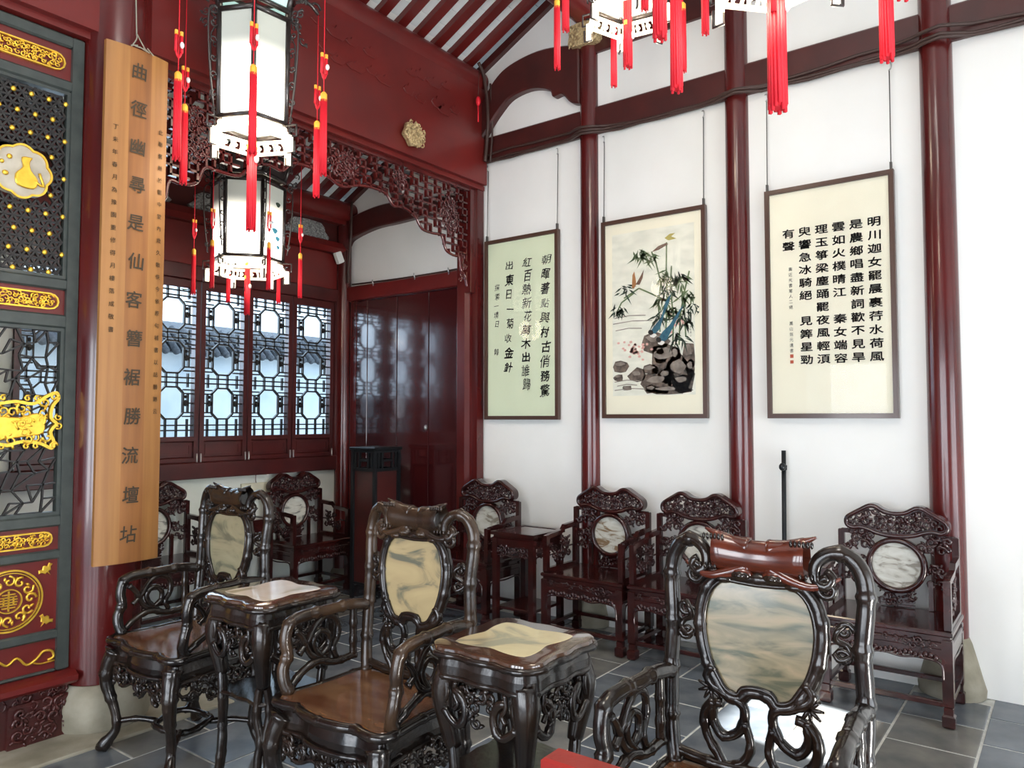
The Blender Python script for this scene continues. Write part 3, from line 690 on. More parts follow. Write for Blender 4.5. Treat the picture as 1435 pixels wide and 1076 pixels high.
# ============================================================ LANTERNS
BAMD = mat('painted_bamboo_dark', (.03, .055, .035), .7); CYAN = mat('painted_cyan', (.08, .40, .55), .7)
def hexp(r, z, a0): return [(r * math.cos(a0 + PI / 3 * k), r * math.sin(a0 + PI / 3 * k), z) for k in range(6)]
def lantern(x, y, ztop, a0, label, body=.19, H=.55, R=.40, tz=2.75 - 3.0, tl=.43, big=.018, glow=1.0, cz=None, pw=14, paint=False):
    # origin at the lower rim of the silk body
    t = thing('palace_lantern', label, 'lantern', (x, y, ztop))
    lo = hexp(body, 0, a0); hi = hexp(body * 1.03, H, a0); g = G()
    for a, b in zip(lo, hi): g.tube([a, b], .014, 6, 1)
    for ring in (lo, hi, hexp(body * 1.03, H + .05, a0), hexp(body * 1.2, H + .20, a0)):
        for a, b in zip(ring, ring[1:] + ring[:1]): g.tube([a, b], .015 if ring is not lo else .012, 6, 1)
    for a, b in zip(hexp(body * 1.03, H + .05, a0), hexp(body * 1.2, H + .20, a0)): g.tube([a, b], .012, 6, 1)
    cpt = hexp(body * .35, H + .36, a0)
    for a, b in zip(hexp(body * 1.3, H + .21, a0), cpt): g.tube([a, ((a[0] + b[0]) * .4, (a[1] + b[1]) * .4, (a[2] + b[2]) / 2 - .02), b], .013, 6, 4)
    g.lathe([(body * .4, H + .35), (body * .5, H + .38), (.03, H + .44), (.01, H + .5)], n=12); g.tube([(0, 0, H + .45), (0, 0, min(H + 2.0, zr(y) + .05 - ztop))], .008, 6, 1)
    g.build('frame', LFRAME, t)
    for k in range(6):
        a, b = Vector(lo[k]), Vector(lo[(k + 1) % 6]); c, d = Vector(hi[(k + 1) % 6]), Vector(hi[k]); n = ((a + b) / 2).normalized() * -.006; n.z = 0
        e = (b - a).normalized() * .014; q = G(); F = [(0, 1, 2, 3), (7, 6, 5, 4), (0, 4, 5, 1), (1, 5, 6, 2), (2, 6, 7, 3), (3, 7, 4, 0)]
        V = [a + e, b - e, c - e, d + e]; q.add([v for v in V] + [v + n for v in V], F); pn = q.build('silk_panel', LPANEL, t, flat=True)
        a, b = Vector(hexp(body * 1.03, H + .065, a0)[k]), Vector(hexp(body * 1.03, H + .065, a0)[(k + 1) % 6]); c, d = Vector(hexp(body * 1.18, H + .19, a0)[(k + 1) % 6]), Vector(hexp(body * 1.18, H + .19, a0)[k])
        q = G(); V = [a + e, b - e, c - e, d + e]; q.add([v for v in V] + [v + n for v in V], F); q.build('upper_panel', LCYAN, t, flat=True)
    # lower flared apron of carved openwork, lit from within
    g = G(); l1 = hexp(body * .98, -.03, a0); l2 = hexp(body * 1.12, -.085, a0)
    for ring in (l1, l2):
        for a, b in zip(ring, ring[1:] + ring[:1]): g.tube([a, b], .010, 6, 1)
    for k in range(6):
        a, b = Vector(l1[k]), Vector(l1[(k + 1) % 6]); c, d = Vector(l2[(k + 1) % 6]), Vector(l2[k])
        for j in range(7):
            p = a.lerp(b, (j + .5) / 7); q_ = d.lerp(c, (j + .5) / 7); g.tube([p, p.lerp(q_, .5) + Vector((.008 * (-1) ** j, 0, 0)), q_], .007, 5, 3)
            if j % 2: g.ell(p.lerp(q_, .5), (.014, .014, .010), 6, 4)
        g.box(d.x - .012, d.x + .012, d.y - .012, d.y + .012, d.z - .07, d.z + .02)
    g.build('lower_apron', LSKIRT, t)
    g = G(); pl = [v for v in hexp(body * .9, 0.015, a0)]; g.add(pl, [(5, 4, 3, 2, 1, 0)]); g.add([(v[0], v[1], .02) for v in pl], [(0, 1, 2, 3, 4, 5)]); g.build('floor_plate', LSKIRT, t, flat=True)
    # scroll brackets down each corner
    g = G()
    for k in range(6):
        a = a0 + PI / 3 * k; g.M = Matrix.Rotation(a, 4, 'Z')
        for j in range(5):
            zz = .08 + j * (H - .1) / 5; g.tube(spiral((body + .035, zz + .03), .022, PI, .9, 8, 'y', 0, -1 if j % 2 else 1), .0045, 5, 2)
        g.tube([(body + .01, 0, H), (body + .06, 0, H - .02), (body + .055, 0, H * .5), (body + .03, 0, .05)], .005, 5, 3)
        fr_ = [(body + .0, -.01), (body + .06, -.01), (body + .06, -.07), (body + .02, -.07), (body + .02, -.035), (body + .04, -.035)]
        g.tube([(p[0], 0, p[1]) for p in fr_], .006, 5, 1); g.tube([(p[0] - .01, 0, p[1] - .085) for p in fr_[1:]], .006, 5, 1)
        g.tube([(body * 1.1, 0, H + .2), (R * .8, 0, H + .26), (R, 0, H + .22)], .010, 6, 4); g.tube(spiral((R - .02, H + .25), .035, 0, 1, 8, 'y'), .007, 5, 2)
        carve(g, [(body + .03, H - .02), (body + .12, H + .0), (body + .12, H + .12), (body + .03, H + .14)], 0, k, 5, .028, .005)
    g.M = Matrix(); g.build('scroll_brackets', LFRAME, t)
    def tassel(px, py, zb, L_, rt, top):
        g = G(); g.tube([(px, py, top), (px, py, zb + L_)], .0025, 5, 1)
        n = 14
        for k in range(n):
            a = 2 * PI * k / n; q = rt * .78; g.tube([(px + q * math.cos(a), py + q * math.sin(a), zb + L_ - .03), (px + q * 1.12 * math.cos(a + .1), py + q * 1.12 * math.sin(a + .1), zb + .01 * ((k * 7) % 3))], rt * .26, 4, 1)
        g.lathe([(rt * .6, 0.01), (rt * .85, .02), (rt * .8, L_ - .03)], c=(px, py, zb), n=10)
        hz = min(top - .10, zb + L_ + .20)
        for s in (-1, 1): g.tube([(px + s * rt * .75, py, hz), (px + s * rt * .85, py, hz - .09)], rt * .42, 6, 1)
        g.tube([(px - rt * .8, py, hz - .09), (px, py, hz - .12), (px + rt * .8, py, hz - .09)], rt * .3, 6, 3)
        o = g.build('tassel', TREDM, t)
        g = G(); g.lathe([(rt * .5, 0), (rt * .95, -.01), (rt * .95, -.05), (rt * .8, -.055)], c=(px, py, zb + L_ + .01), n=10); g.build('tassel_binding', TORG, o)
        for s in (-1, 1): G().lathe([(rt * .48, 0), (rt * .48, .022)], c=(px + s * rt * .75, py, hz - .008), n=8).build('cord_binding', TORG, o)
        G().ell((px + rt * .4, py - rt, hz - .06), (rt * .6, rt * .6, rt * .9)).build('bead', BEAD, o)
    for k in range(6):
        a = a0 + PI / 3 * k; tassel(R * math.cos(a), R * math.sin(a), tz, tl, big, H + .22)
    tassel(0, 0, cz if cz is not None else tz - .27, tl + .05, big * 1.35, -.02)
    if paint:
        for k in (3, 4):
            a, b = Vector(lo[k]), Vector(lo[(k + 1) % 6]); u_ = (b - a).normalized(); nn = Vector((u_.y, -u_.x, 0)) * .004; mid = (a + b) / 2
            if nn.dot(mid) < 0: nn = -nn
            for nm, m_, bl in (('painted_leaves', BAMD, [(-.05, .44, .025), (.0, .41, .03), (.05, .39, .025), (.03, .46, .02)]), ('painted_robe', CYAN, [(.02, .20, .03), (.05, .15, .025), (-.02, .25, .02), (.055, .09, .02)])):
                g = G()
                for i, (x_, z_, r_) in enumerate(bl):
                    g.add([mid + nn * (1 + .1 * i) + u_ * (x_ + r_ * math.cos(q) * (1 + .3 * math.sin(3 * q))) + Vector((0, 0, z_ + r_ * .7 * math.sin(q))) for q in [2 * PI * j / 10 for j in range(10)]], [tuple(range(10))])
                g.build(nm, m_, t, 'stuff', flat=True)
    l = bpy.data.lights.new('bulb', 'POINT'); l.use_shadow = True; l.energy = pw; l.color = (1, .86, .66); l.shadow_soft_size = .12
    o = bpy.data.objects.new('bulb', l); COL.objects.link(o); o.parent = t; o.location = (0, 0, -.16)
    return t
va = math.atan2(3.43, 2.29) 
lantern(2.29, 3.43, 3.04, va, 'large lit hexagonal lantern with red tassels hanging just before the big carved beam', tz=-.29, cz=-.56, pw=9)
l2 = lantern(3.05, 4.60, 2.60, math.atan2(4.6, 3.05) + .38, 'lit painted hexagonal lantern hanging in the corridor before the lattice windows', body=.235, H=.52, R=.355, tz=-.25, tl=.31, big=.014, cz=-.38, pw=9, paint=True)
override(l2, 'upper_panel', LFRAME)
lantern(3.40, 1.80, 3.66, math.atan2(1.8, 3.4) + .2, 'lit lantern cut by the top edge, left of the other near the carved column capital', tz=-.27, tl=.38, big=.017, cz=-.35, pw=12)
lantern(2.42, .74, 3.02, math.atan2(.74, 2.42), 'nearest lantern above the frame, only its long red tassels showing at the top right', tz=-.33, cz=-.53, big=.021, pw=14)

# ============================================================ PICTURES ON THE RIGHT WALL
def MP(x, z): return (x, -.0045, z)
def picture(y0, y1, z0, z1, label, paper, wires, lean=.02):
    # local x runs to the right as seen from the hall (towards -Y), local y points into the wall
    W = y1 - y0; H = z1 - z0; t = thing('framed_picture', label, 'picture', (XW - .035, (y0 + y1) / 2, z0), -PI / 2)
    f = .029; hw = W / 2
    sh = Matrix.Rotation(.012, 4, 'X')
    g = G(); o = [(-hw, 0), (hw, 0), (hw, H), (-hw, H)]; i_ = [(-hw + f, f), (hw - f, f), (hw - f, H - f), (-hw + f, H - f)]
    g.ring(o, i_, -.018, .018); j_ = inset(i_, -.006); g.ring(inset(o, .004), j_, -.022, -.018); g.build('frame', FRAME, t)
    g = G(); g.box(-hw + f, hw - f, -.002, .004, f, H - f); g.build('paper', paper, t, flat=True)
    G().box(-hw + f, hw - f, -.0125, -.011, f, H - f).build('glass_pane', PICGLASS, t, flat=True)
    for s, wz in zip((-1, 1), wires):
        g = G(); g.tube([(s * (hw - .015), .0, H), (s * (hw - .015), .015, wz - z0)], .0032, 6, 1); g.box(s * (hw - .015) - .006, s * (hw - .015) + .006, -.01, .01, H - .01, H + .045); w_ = g.build('hanging_wire', WIRE, t)
        g = G(); g.tube([(s * (hw - .015), 0, wz - z0 - .01), (s * (hw - .015) + .015, -.012, wz - z0 - .0), (s * (hw - .015) + .012, -.01, wz - z0 + .03), (s * (hw - .015) - .005, 0, wz - z0 + .035)], .004, 6, 3); g.build('hook', SILVERM, w_)
    return t, W, H
def char(t, ch, x, z, sx, sz, **k):
    g = G(); write(g, ch, x, z, sx, sz, MP, **k)
    if g.v: g.build('character', INK, t, flat=True)
t, W, H = picture(3.125, 3.845, 1.49, 2.95, 'leftmost framed picture, pale green paper with four columns of cursive writing', PAPERG, (3.545, 3.545))
R = random.Random(2)
for cx_, z0_, dz, s, txt in [(.235, 1.24, .113, .085, '朝暉著點與村古俏務驚'), (.06, 1.24, .107, .085, '紅百熱新花萬木出誰歸'), (-.115, 1.235, .117, .08, '出東日一菊收金針')]:
    for k, ch in enumerate(txt): char(t, ch, cx_ + R.uniform(-.012, .012), z0_ - k * dz, s * R.uniform(.9, 1.15), s * R.uniform(.9, 1.2), off=R.uniform(.0, .022), shear=R.uniform(.05, .25), rot=R.uniform(-.12, .12), wob=.03)
for k, ch in enumerate('探索一境日  韓'): 
    if ch != ' ': char(t, ch, -.235 + R.uniform(-.01, .01), 1.07 - k * .075, .05, .058, off=.0, shear=.15, wob=.05)
t, W, H = picture(.80, 1.548, 1.50, 2.945, 'rightmost framed picture, cream paper densely written in broad black clerical characters', PAPER, (3.545, 3.545))
cols = ['明川迦女罷晨裹荇水荷風', '是農鄉唱盡新詞歡不見旱', '雲如火樸晴江 秦女端容', '理玉箏梁塵踊罷夜風輕湏', '臾響急冰騎絕 見筭星勁', '有聲']
for c_, txt in enumerate(cols):
    for k, ch in enumerate(txt):
        if ch != ' ': char(t, ch, .262 - c_ * .0985, 1.155 - k * .0795, .078, .060, off=.022, wob=.012)
for k, ch in enumerate('壽近光書賭人二絕  萬山翁元達書'):
    if ch != ' ': char(t, ch, -.222, .93 - k * .034, .024, .026, off=.0, wob=.03)
g = G(); g.box(-.232, -.212, -.0045, -.003, .375, .397); g.box(-.232, -.212, -.0045, -.003, .34, .36); g.build('red_seals', mat('seal_red', (.5, .1, .05), .7), t, 'stuff', flat=True)
# the bird-and-bamboo painting
t, W, H = picture(1.945, 2.745, 1.50, 2.935, 'middle framed picture, ink painting of bamboo, blue long-tailed birds and dark rocks', PAPER, (3.545, 3.545))
G().box(-.315, .315, -.004, -.002, .16, 1.33).build('painted_silk', PAPERW, t, flat=True)
def flat(g, pts, d=0): g.add([(x, -.0046 - d, z) for x, z in pts], [tuple(range(len(pts)))])
def blob(g, x, z, rx, rz_, seed, n=8, d=0):
    R = random.Random(seed); flat(g, [(max(-.313, min(.313, x + rx * R.uniform(.7, 1.15) * math.cos(2 * PI * k / n))), max(.163, z + rz_ * R.uniform(.7, 1.15) * math.sin(2 * PI * k / n))) for k in range(n)], d)
ROCK = mat('painted_rock', (.045, .036, .03), .7, col2=(.20, .15, .12), scale=22, detail=8); ROCKL = mat('painted_rock_light', (.16, .13, .11), .7, col2=(.32, .28, .24), scale=14, detail=8)
for k, (x, z, rx, rz_) in enumerate([(.02, .53, .11, .085), (.10, .40, .14, .13), (.2, .30, .12, .15), (.27, .42, .06, .12), (.04, .24, .13, .09), (-.12, .30, .07, .055), (.06, .44, .06, .07), (.17, .42, .05, .09), (.22, .24, .08, .07), (.10, .29, .07, .06), (-.01, .20, .06, .035), (.28, .33, .035, .08), (-.25, .37, .075, .05), (-.27, .29, .045, .03), (-.2, .215, .045, .02), (.12, .19, .16, .04), (-.02, .34, .08, .04)]):
    g = G(); blob(g, x, z, rx, rz_, k); g.build('painted_rock', ROCK, t, flat=True)
    g = G(); blob(g, x - rx * .1, z + rz_ * .35, rx * .55, rz_ * .35, k + 40, 9, .0004); g.build('painted_rock_light', ROCKL, t, flat=True)
BAM = mat('painted_bamboo', (.07, .12, .05), .7, col2=(.16, .22, .10), scale=20); BAMD = mat('painted_bamboo_dark', (.03, .055, .035), .7)
g = G()
def stroke(g, pts, w_, d=.0008):
    for (a, b), (c_, d_) in zip(pts, pts[1:]):
        v = Vector((c_ - a, d_ - b)).normalized(); n = (-v.y * w_ / 2, v.x * w_ / 2)
        flat(g, [(a + n[0], b + n[1]), (c_ + n[0], d_ + n[1]), (c_ - n[0], d_ - n[1]), (a - n[0], b - n[1])], d)
for p in [[(.10, .55), (.115, .8), (.11, 1.0), (.115, 1.22)], [(.155, .5), (.16, .7), (.14, .9), (.15, 1.05)], [(.06, .6), (.05, .8), (.07, .95)], [(.09, .85), (.06, .98), (.03, 1.10), (.0, 1.17)], [(.2, .5), (.21, .7), (.24, .85), (.28, 1.0)], [(.13, .8), (.0, .87), (-.1, .92), (-.22, .86)], [(.25, .55), (.24, .75), (.22, .9)], [(-.14, .89), (-.24, .83), (-.28, .76)]]: stroke(g, p, .011)
g.build('painted_stems', BAM, t, flat=True)
R = random.Random(3)
for nm, m, cl in [('painted_leaves', BAM, [(-.1, 1.17, 12), (.0, 1.14, 6), (.09, 1.0, 9), (.2, .95, 10), (.26, .85, 10), (.08, .82, 9), (.16, .75, 12)]), ('dark_painted_leaves', BAMD, [(.19, .98, 8), (-.25, .80, 9), (-.22, .93, 6), (.24, .68, 12), (.06, .72, 8), (.28, .75, 8), (.12, .9, 6), (.2, .56, 9)])]:
    g = G()
    for x, z, n in cl:
        for _ in range(int(n * 1.9)):
            a = R.uniform(-2.9, -.2); L_ = R.uniform(.05, .11); x0, z0_ = x + R.uniform(-.045, .045), z + R.uniform(-.03, .03); v = (math.cos(a), math.sin(a)); n_ = (-v[1], v[0]); x1_ = min(.31, x0 + v[0] * L_)
            flat(g, [(x0, z0_), (x0 + v[0] * L_ * .4 + n_[0] * .007, z0_ + v[1] * L_ * .4 + n_[1] * .007), (x1_, z0_ + v[1] * L_), (x0 + v[0] * L_ * .4 - n_[0] * .007, z0_ + v[1] * L_ * .4 - n_[1] * .007)], .0012)
    g.build(nm, m, t, 'stuff', flat=True)
BLUE = mat('painted_blue', (.02, .09, .15), .7, col2=(.04, .16, .22), scale=30); OCH = mat('painted_ochre', (.38, .17, .06), .7); YEL = mat('painted_yellow', (.45, .38, .10), .7); BRN = mat('painted_brown', (.16, .09, .06), .7); PNK = mat('painted_pink', (.72, .42, .36), .8); WHT = mat('painted_white', (.8, .8, .75), .8)
for pts in [[(-.02, .60), (.015, .64), (.07, .70), (.10, .80), (.15, .87), (.13, .80), (.09, .71), (.06, .62), (.02, .585)], [(.04, .545), (.08, .60), (.13, .64), (.19, .72), (.24, .78), (.2, .70), (.15, .61), (.11, .54), (.06, .52)]]:
    g = G(); flat(g, pts, .0016); b = g.build('painted_blue_bird', BLUE, t, flat=True)
    g = G(); x, z = pts[0]; blob(g, x + .01, z + .0, .022, .02, 4, 9, .002); g.build('bird_head', INK, b, flat=True); g = G(); blob(g, x + .03, z - .025, .025, .015, 5, 9, .002); g.build('bird_belly', WHT, b, flat=True)
for m, pts in [(OCH, [(-.155, .93), (-.15, 1.02), (-.135, 1.045), (-.125, .99), (-.12, .95), (-.14, .92)]), (BRN, [(-.125, .95), (-.09, 1.0), (-.06, 1.05), (-.07, .99), (-.095, .945)]), (YEL, [(.10, 1.25), (.14, 1.275), (.18, 1.275), (.15, 1.255), (.19, 1.235), (.13, 1.23)]), (BRN, [(.0, 1.165), (.05, 1.20), (.11, 1.215), (.13, 1.205), (.06, 1.175)])]:
    g = G(); flat(g, pts, .0018); g.build('painted_bird', m, t, flat=True)
g = G(); R = random.Random(6)
for _ in range(38):
    x, z = R.gauss(-.13, .06), R.gauss(.49, .03); blob(g, x, z, .013, .010, R.random(), 6, .0006)
for _ in range(10): blob(g, R.gauss(.2, .04), R.gauss(.66, .03), .014, .011, R.random(), 6, .0006)
g.build('painted_blossoms', PNK, t, 'stuff', flat=True)
g = G()
for k, (z, x0, x1) in enumerate([(.72, -.3, -.05), (.68, -.31, .0), (.63, -.29, -.08), (.26, -.3, -.1), (.2, -.3, -.05), (.23, -.28, -.12)]): stroke(g, [(x0, z), ((x0 + x1) / 2, z + .012), (x1, z + .004)], .006, .0003)
g.build('painted_water', ROCKL, t, flat=True)
g = G()
for k, ch in enumerate('乙丑春月寫於滬上'): write(g, ch, .285, .70 - k * .02, .014, .016, lambda x, z: (x, -.0062, z), off=0)
g.build('small_inscription', INK, t, 'stuff', flat=True)
# ============================================================ DRAGON-CARVED BLACKWOOD ARMCHAIRS
def mirror(p, s): return [(s * a, b, c) for a, b, c in p]
def carved_chair(label, wood, crest_m, marb, group):
    t = thing('carved_armchair', label, 'chair', (0, 0, 0), 0, group)
    # seat: serpentine board with roped rim
    half = [(0, -.235), (.09, -.225), (.15, -.205), (.20, -.215), (.255, -.215), (.285, -.18), (.275, -.12), (.262, -.02), (.262, .08), (.265, .16), (.255, .21), (.20, .225), (.10, .215), (0, .215)]
    o = smooth2(half + [(-x, y) for x, y in half[-2:0:-1]], 3)
    g = G(); g.prism(inset(o, .012), .486, .508, .006, 'z'); g.build('seat', SEATW, t)
    g = G(); g.tube([(x, y, .497) for x, y in o], .017, 8, 1, True, .012, .16); g.tube([(x, y, .395) for x, y in inset(o, .02)], .012, 7, 1, True, .014, .13)
    # swelling band under the seat
    for z0, z1, i0, i1 in ((.485, .465, .012, .030), (.465, .43, .030, .022), (.43, .395, .022, .022)):
        A_, B_ = inset(o, i0), inset(o, i1); n = len(o)
        g.add([(x, y, z0) for x, y in A_] + [(x, y, z1) for x, y in B_], [(i, (i + 1) % n, n + (i + 1) % n, n + i) for i in range(n)])
    g.build('seat_rim', wood, t)
    # pierced carving hanging under the rim
    g = G()
    for i, (pl, d, a, b) in enumerate([('y', -.20, -.20, .20), ('x', -.255, -.15, .16), ('x', .255, -.15, .16), ('y', .20, -.2, .2)]):
        mid = (a + b) / 2; poly = [(a, .39), (b, .39), (b, .33), (b - .05, .315), (mid + .06, .345), (mid, .30), (mid - .06, .345), (a + .05, .315), (a, .33)]
        carve(g, poly, d, 30 + i, 16, .030, .0085, pl, 1, .008)
        e = [(a, .33), (a + .05, .31), (mid - .06, .34), (mid, .295), (mid + .06, .34), (b - .05, .31), (b, .33)]
        g.tube([(x, d, z) if pl == 'y' else (d, x, z) for x, z in e], .009, 6, 4, False, .016, .09)
    g.build('apron_carving', wood, t)
    # cabriole legs
    for sx in (-1, 1):
        for sy, y0 in ((-1, -.19), (1, .19)):
            g = G(); x0 = .245
            if sy < 0:
                P = [(x0, y0, .45), (x0 + .02, y0 - .02, .38), (x0 + .025, y0 - .025, .30), (x0 - .005, y0 + .0, .18), (x0 - .01, y0 + .005, .10), (x0 + .02, y0 - .02, .045), (x0 + .035, y0 - .035, .018)]
            else: P = [(x0, y0, .45), (x0 + .01, y0 + .01, .36), (x0 + .01, y0 + .01, .25), (x0 - .005, y0 + .005, .12), (x0 + .02, y0 + .03, .04), (x0 + .025, y0 + .04, .018)]
            g.tube(mirror(P, sx), lambda u: .040 - .020 * min(1, u * 1.7) + .010 * max(0, u - .8) * 5, 10, 5, False, .016, .11)
            g.ell((sx * (P[-1][0] + .004), P[-1][1] - .004 * 0, .020), (.026, .026, .020), 10, 6)
            g.build('leg', wood, t)
    g = G(); zc = .13
    g.tube([(.125 * math.cos(a), .115 * math.sin(a), zc + .008 * math.sin(3 * a)) for a in [2 * PI * k / 16 for k in range(16)]], .014, 8, 3, True, .014, .1)
    for sx in (-1, 1):
        g.tube([(sx * .24, -.18, zc), (sx * .17, -.12, zc + .01), (sx * .10, -.07, zc)], .013, 7, 4, False, .014, .08)
        g.tube([(sx * .24, .19, zc), (sx * .17, .13, zc + .01), (sx * .10, .07, zc)], .013, 7, 4, False, .014, .08)
    g.build('stretcher_ring', wood, t)
    # back posts like jointed bamboo curling into hooks
    yb = .235
    for s in (-1, 1):
        P = [(.245, .20, .50), (.262, .215, .60), (.268, .23, .75), (.262, yb, .90), (.270, yb + .01, 1.02), (.262, yb + .015, 1.09), (.232, yb + .01, 1.135), (.188, yb, 1.142), (.155, yb - .01, 1.115), (.152, yb - .015, 1.075), (.178, yb - .02, 1.055), (.195, yb - .015, 1.08), (.178, yb - .01, 1.095)]
        g = G(); g.tube(mirror(P, s), lambda u: .0235 if u < .72 else .0235 - .012 * (u - .72) / .28, 9, 6, False, .011, .135); g.build('back_post', wood, t)
        g = G(); sc_ = [(.222, .235, .96), (.205, .22, .945), (.20, .225, .92), (.225, .235, .905), (.235, .23, .885), (.21, .22, .87), (.195, .225, .885)]
        g.tube(mirror(sc_, s), .0085, 6, 4); g.tube(spiral((s * .222, .945), .024, 0, 1.1, 8, 'y', .23, s), .008, 6, 2); g.tube(spiral((s * .218, .875), .024, PI, 1.1, 8, 'y', .23, -s), .008, 6, 2); g.build('side_scroll', wood, t)
    # crest: waisted block with flaring toothed mouths
    g = G(); n = 16; V = []; F = []; xs = [-.128, -.118, -.10, -.075, -.03, .03, .075, .10, .118, .128]
    for x in xs:
        a = abs(x); q_ = max(0, (a - .03) / .1); rz = .050 + .014 * q_ ** 1.5; ry = .032 + .012 * q_; zc = 1.108 + .010 * q_
        if a > .125: rz *= .93; ry *= .9
        for k in range(n):
            q = 2 * PI * k / n; V.append((x, yb - .005 + ry * math.cos(q), zc + rz * math.sin(q) * (1 if math.sin(q) > 0 else .85)))
    m = len(xs)
    for i in range(m - 1):
        for k in range(n): F.append((i * n + k, i * n + (k + 1) % n, (i + 1) * n + (k + 1) % n, (i + 1) * n + k))
    for e, off in ((0, .03), (m - 1, -.03)):  # hollow mouths
        cb = len(V); 
        for k in range(n):
            p = V[e * n + k]; V.append((p[0] + off, yb + (p[1] - yb) * .5, 1.12 + (p[2] - 1.12) * .55))
        for k in range(n): F.append((e * n + k, e * n + (k + 1) % n, cb + (k + 1) % n, cb + k))
        F.append(tuple(cb + k for k in range(n)))
    g.add(V, F)
    for s in (-1, 1):
        g.tube([(s * .03, yb - .004, 1.135), (s * .08, yb - .008, 1.148), (s * .12, yb - .010, 1.166), (s * .155, yb - .010, 1.182)], lambda u: .030 * (1 - .88 * u), 9, 4)
        g.tube([(s * .03, yb - .012, 1.085), (s * .09, yb - .024, 1.062), (s * .145, yb - .028, 1.052), (s * .19, yb - .018, 1.066), (s * .215, yb - .012, 1.082)], lambda u: .021 * (1 - .8 * u), 9, 4)
        g.ell((s * .045, yb - .022, 1.066), (.034, .020, .018), 10, 6)
    g.build('crest', crest_m, t)
    g = G()
    for s in (-1, 1):
        # lips drawn out to points, teeth and curls round the posts
        for k in range(6):
            x = s * (.095 + k * .011); g.ell((x, yb - .035, 1.163 - .0 * k), (.005, .005, .010), 5, 3)
            if k < 4: g.ell((s * (.118 + k * .015), yb - .035, 1.078), (.005, .005, .009), 5, 3)
        g.ell((s * .045, yb - .03, 1.062), (.030, .016, .014), 8, 5); g.ell((s * .045, yb - .04, 1.062), (.014, .012, .008), 8, 4)
        g.ell((s * .10, yb - .02, 1.045), (.032, .02, .014), 8, 5)
        g.tube(spiral((s * .185, 1.05), .032, PI / 2, 1.2, 9, 'y', yb - .02, s), .0125, 7, 3, taper=.5)
    g.build('crest_carving', wood, t)
    # marble panel in its lobed frame
    half = [(0, .148), (.05, .150), (.10, .150), (.138, .115), (.156, .05), (.152, -.02), (.135, -.08), (.115, -.115), (.09, -.150), (.055, -.160), (.04, -.140), (.0, -.133)]
    cz, cyy = .892, .215
    o = smooth2([(x, cz + z) for x, z in half + [(-x, z) for x, z in half[-2:0:-1]]], 3)
    g = G(); g.tube([(x, cyy + (z - .9) * .06, z) for x, z in inset(o, -.012)], .0195, 9, 1, True, .012, .11); g.tube([(x, cyy - .012 + (z - .9) * .06, z) for x, z in inset(o, .002)], .007, 6, 1, True); g.build('panel_frame', wood, t)
    g = G(); g.prism([(x, z) for x, z in inset(o, .0)], cyy - .006, cyy + .010); 
    g.v = [(a, b + (c - .9) * .06, c) for a, b, c in g.v]; g.build('marble_panel', marb, t)
    # knotted branches carrying the panel
    g = G()
    for s in (-1, 1):
        for P, r in [([(.125, .20, .80), (.145, .20, .765), (.10, .20, .73), (.05, .20, .715), (.038, .205, .68), (.055, .21, .63), (.10, .21, .605), (.13, .21, .64), (.128, .205, .69), (.10, .20, .70)], .0145),
                     ([(.125, .205, .70), (.155, .205, .66), (.15, .21, .60), (.12, .21, .555), (.10, .21, .515)], .015), ([(.04, .205, .66), (.025, .21, .60), (.04, .21, .555), (.075, .21, .53), (.12, .21, .525)], .013)]:
            g.tube(mirror(P, s), r, 8, 5, False, .013, .075)
        for k in range(9):
            a = k * 2 * PI / 9; R_ = Matrix.Rotation(-a, 3, 'Y'); g.ell((s * .135 + .020 * math.cos(a), .20, .735 + .020 * math.sin(a)), (.022, .006, .006), 6, 3, R_)
    g.tube([(-.245, .21, .535), (-.12, .205, .525), (0, .205, .53), (.12, .205, .525), (.245, .21, .535)], .016, 8, 4, False, .013, .1)
    g.build('back_tracery', wood, t)
    # arms
    for s in (-1, 1):
        g = G(); P = [(.268, .215, .755), (.272, .12, .768), (.278, .03, .765), (.285, -.06, .765), (.288, -.135, .750), (.286, -.155, .69), (.280, -.15, .64), (.285, -.165, .59), (.272, -.165, .54), (.262, -.15, .505)]
        g.tube(mirror(P, s), .0225, 10, 6, False, .011, .12); g.build('armrest', wood, t)
        g = G()
        for P, r in [([(.268, .15, .765), (.268, .15, .65), (.268, .15, .57)], .015), ([(.268, .16, .57), (.27, .06, .565), (.275, -.02, .585), (.278, -.09, .56), (.27, -.14, .525)], .015),
                     ([(.28, -.12, .72), (.282, -.085, .685), (.28, -.05, .62), (.28, -.01, .60), (.28, .035, .625), (.28, .035, .675), (.28, -.005, .695), (.28, -.035, .665), (.28, -.02, .62), (.278, .02, .585)], .0125),
                     ([(.28, -.10, .63), (.282, -.06, .665), (.28, -.02, .725), (.28, .03, .745), (.278, .075, .72), (.278, .08, .66), (.276, .055, .62), (.274, .07, .58)], .0125)]:
            g.tube(mirror(P, s), r, 8, 5, False, .012, .07)
        g.build('arm_tracery', wood, t)
    return t
R90 = -PI / 2
gA = 'row of carved armchairs with marble backs'
chairs = {}
c1 = carved_chair('nearest carved armchair at the right, reddish crest over a large landscape marble panel', BLACK, BLACKR, MARB3, gA); c1.location = (1.875, .715, 0); c1.rotation_euler.z = R90
c2 = dup(c1, (1.875, 2.035, 0), R90, 'middle carved armchair with brown crest and honey marble, between the two small tables'); override(c2, 'crest', BLACKB); override(c2, 'marble_panel', MARB2); override(c2, 'armrest', BLACKB); override(c2, 'back_post', BLACKB); override(c2, 'crest_carving', BLACKB)
c3 = dup(c1, (1.875, 3.27, 0), R90, 'far left carved black armchair with a narrow pale marble back, before the thick column'); override(c3, 'crest', BLACK); override(c3, 'marble_panel', MARB1)
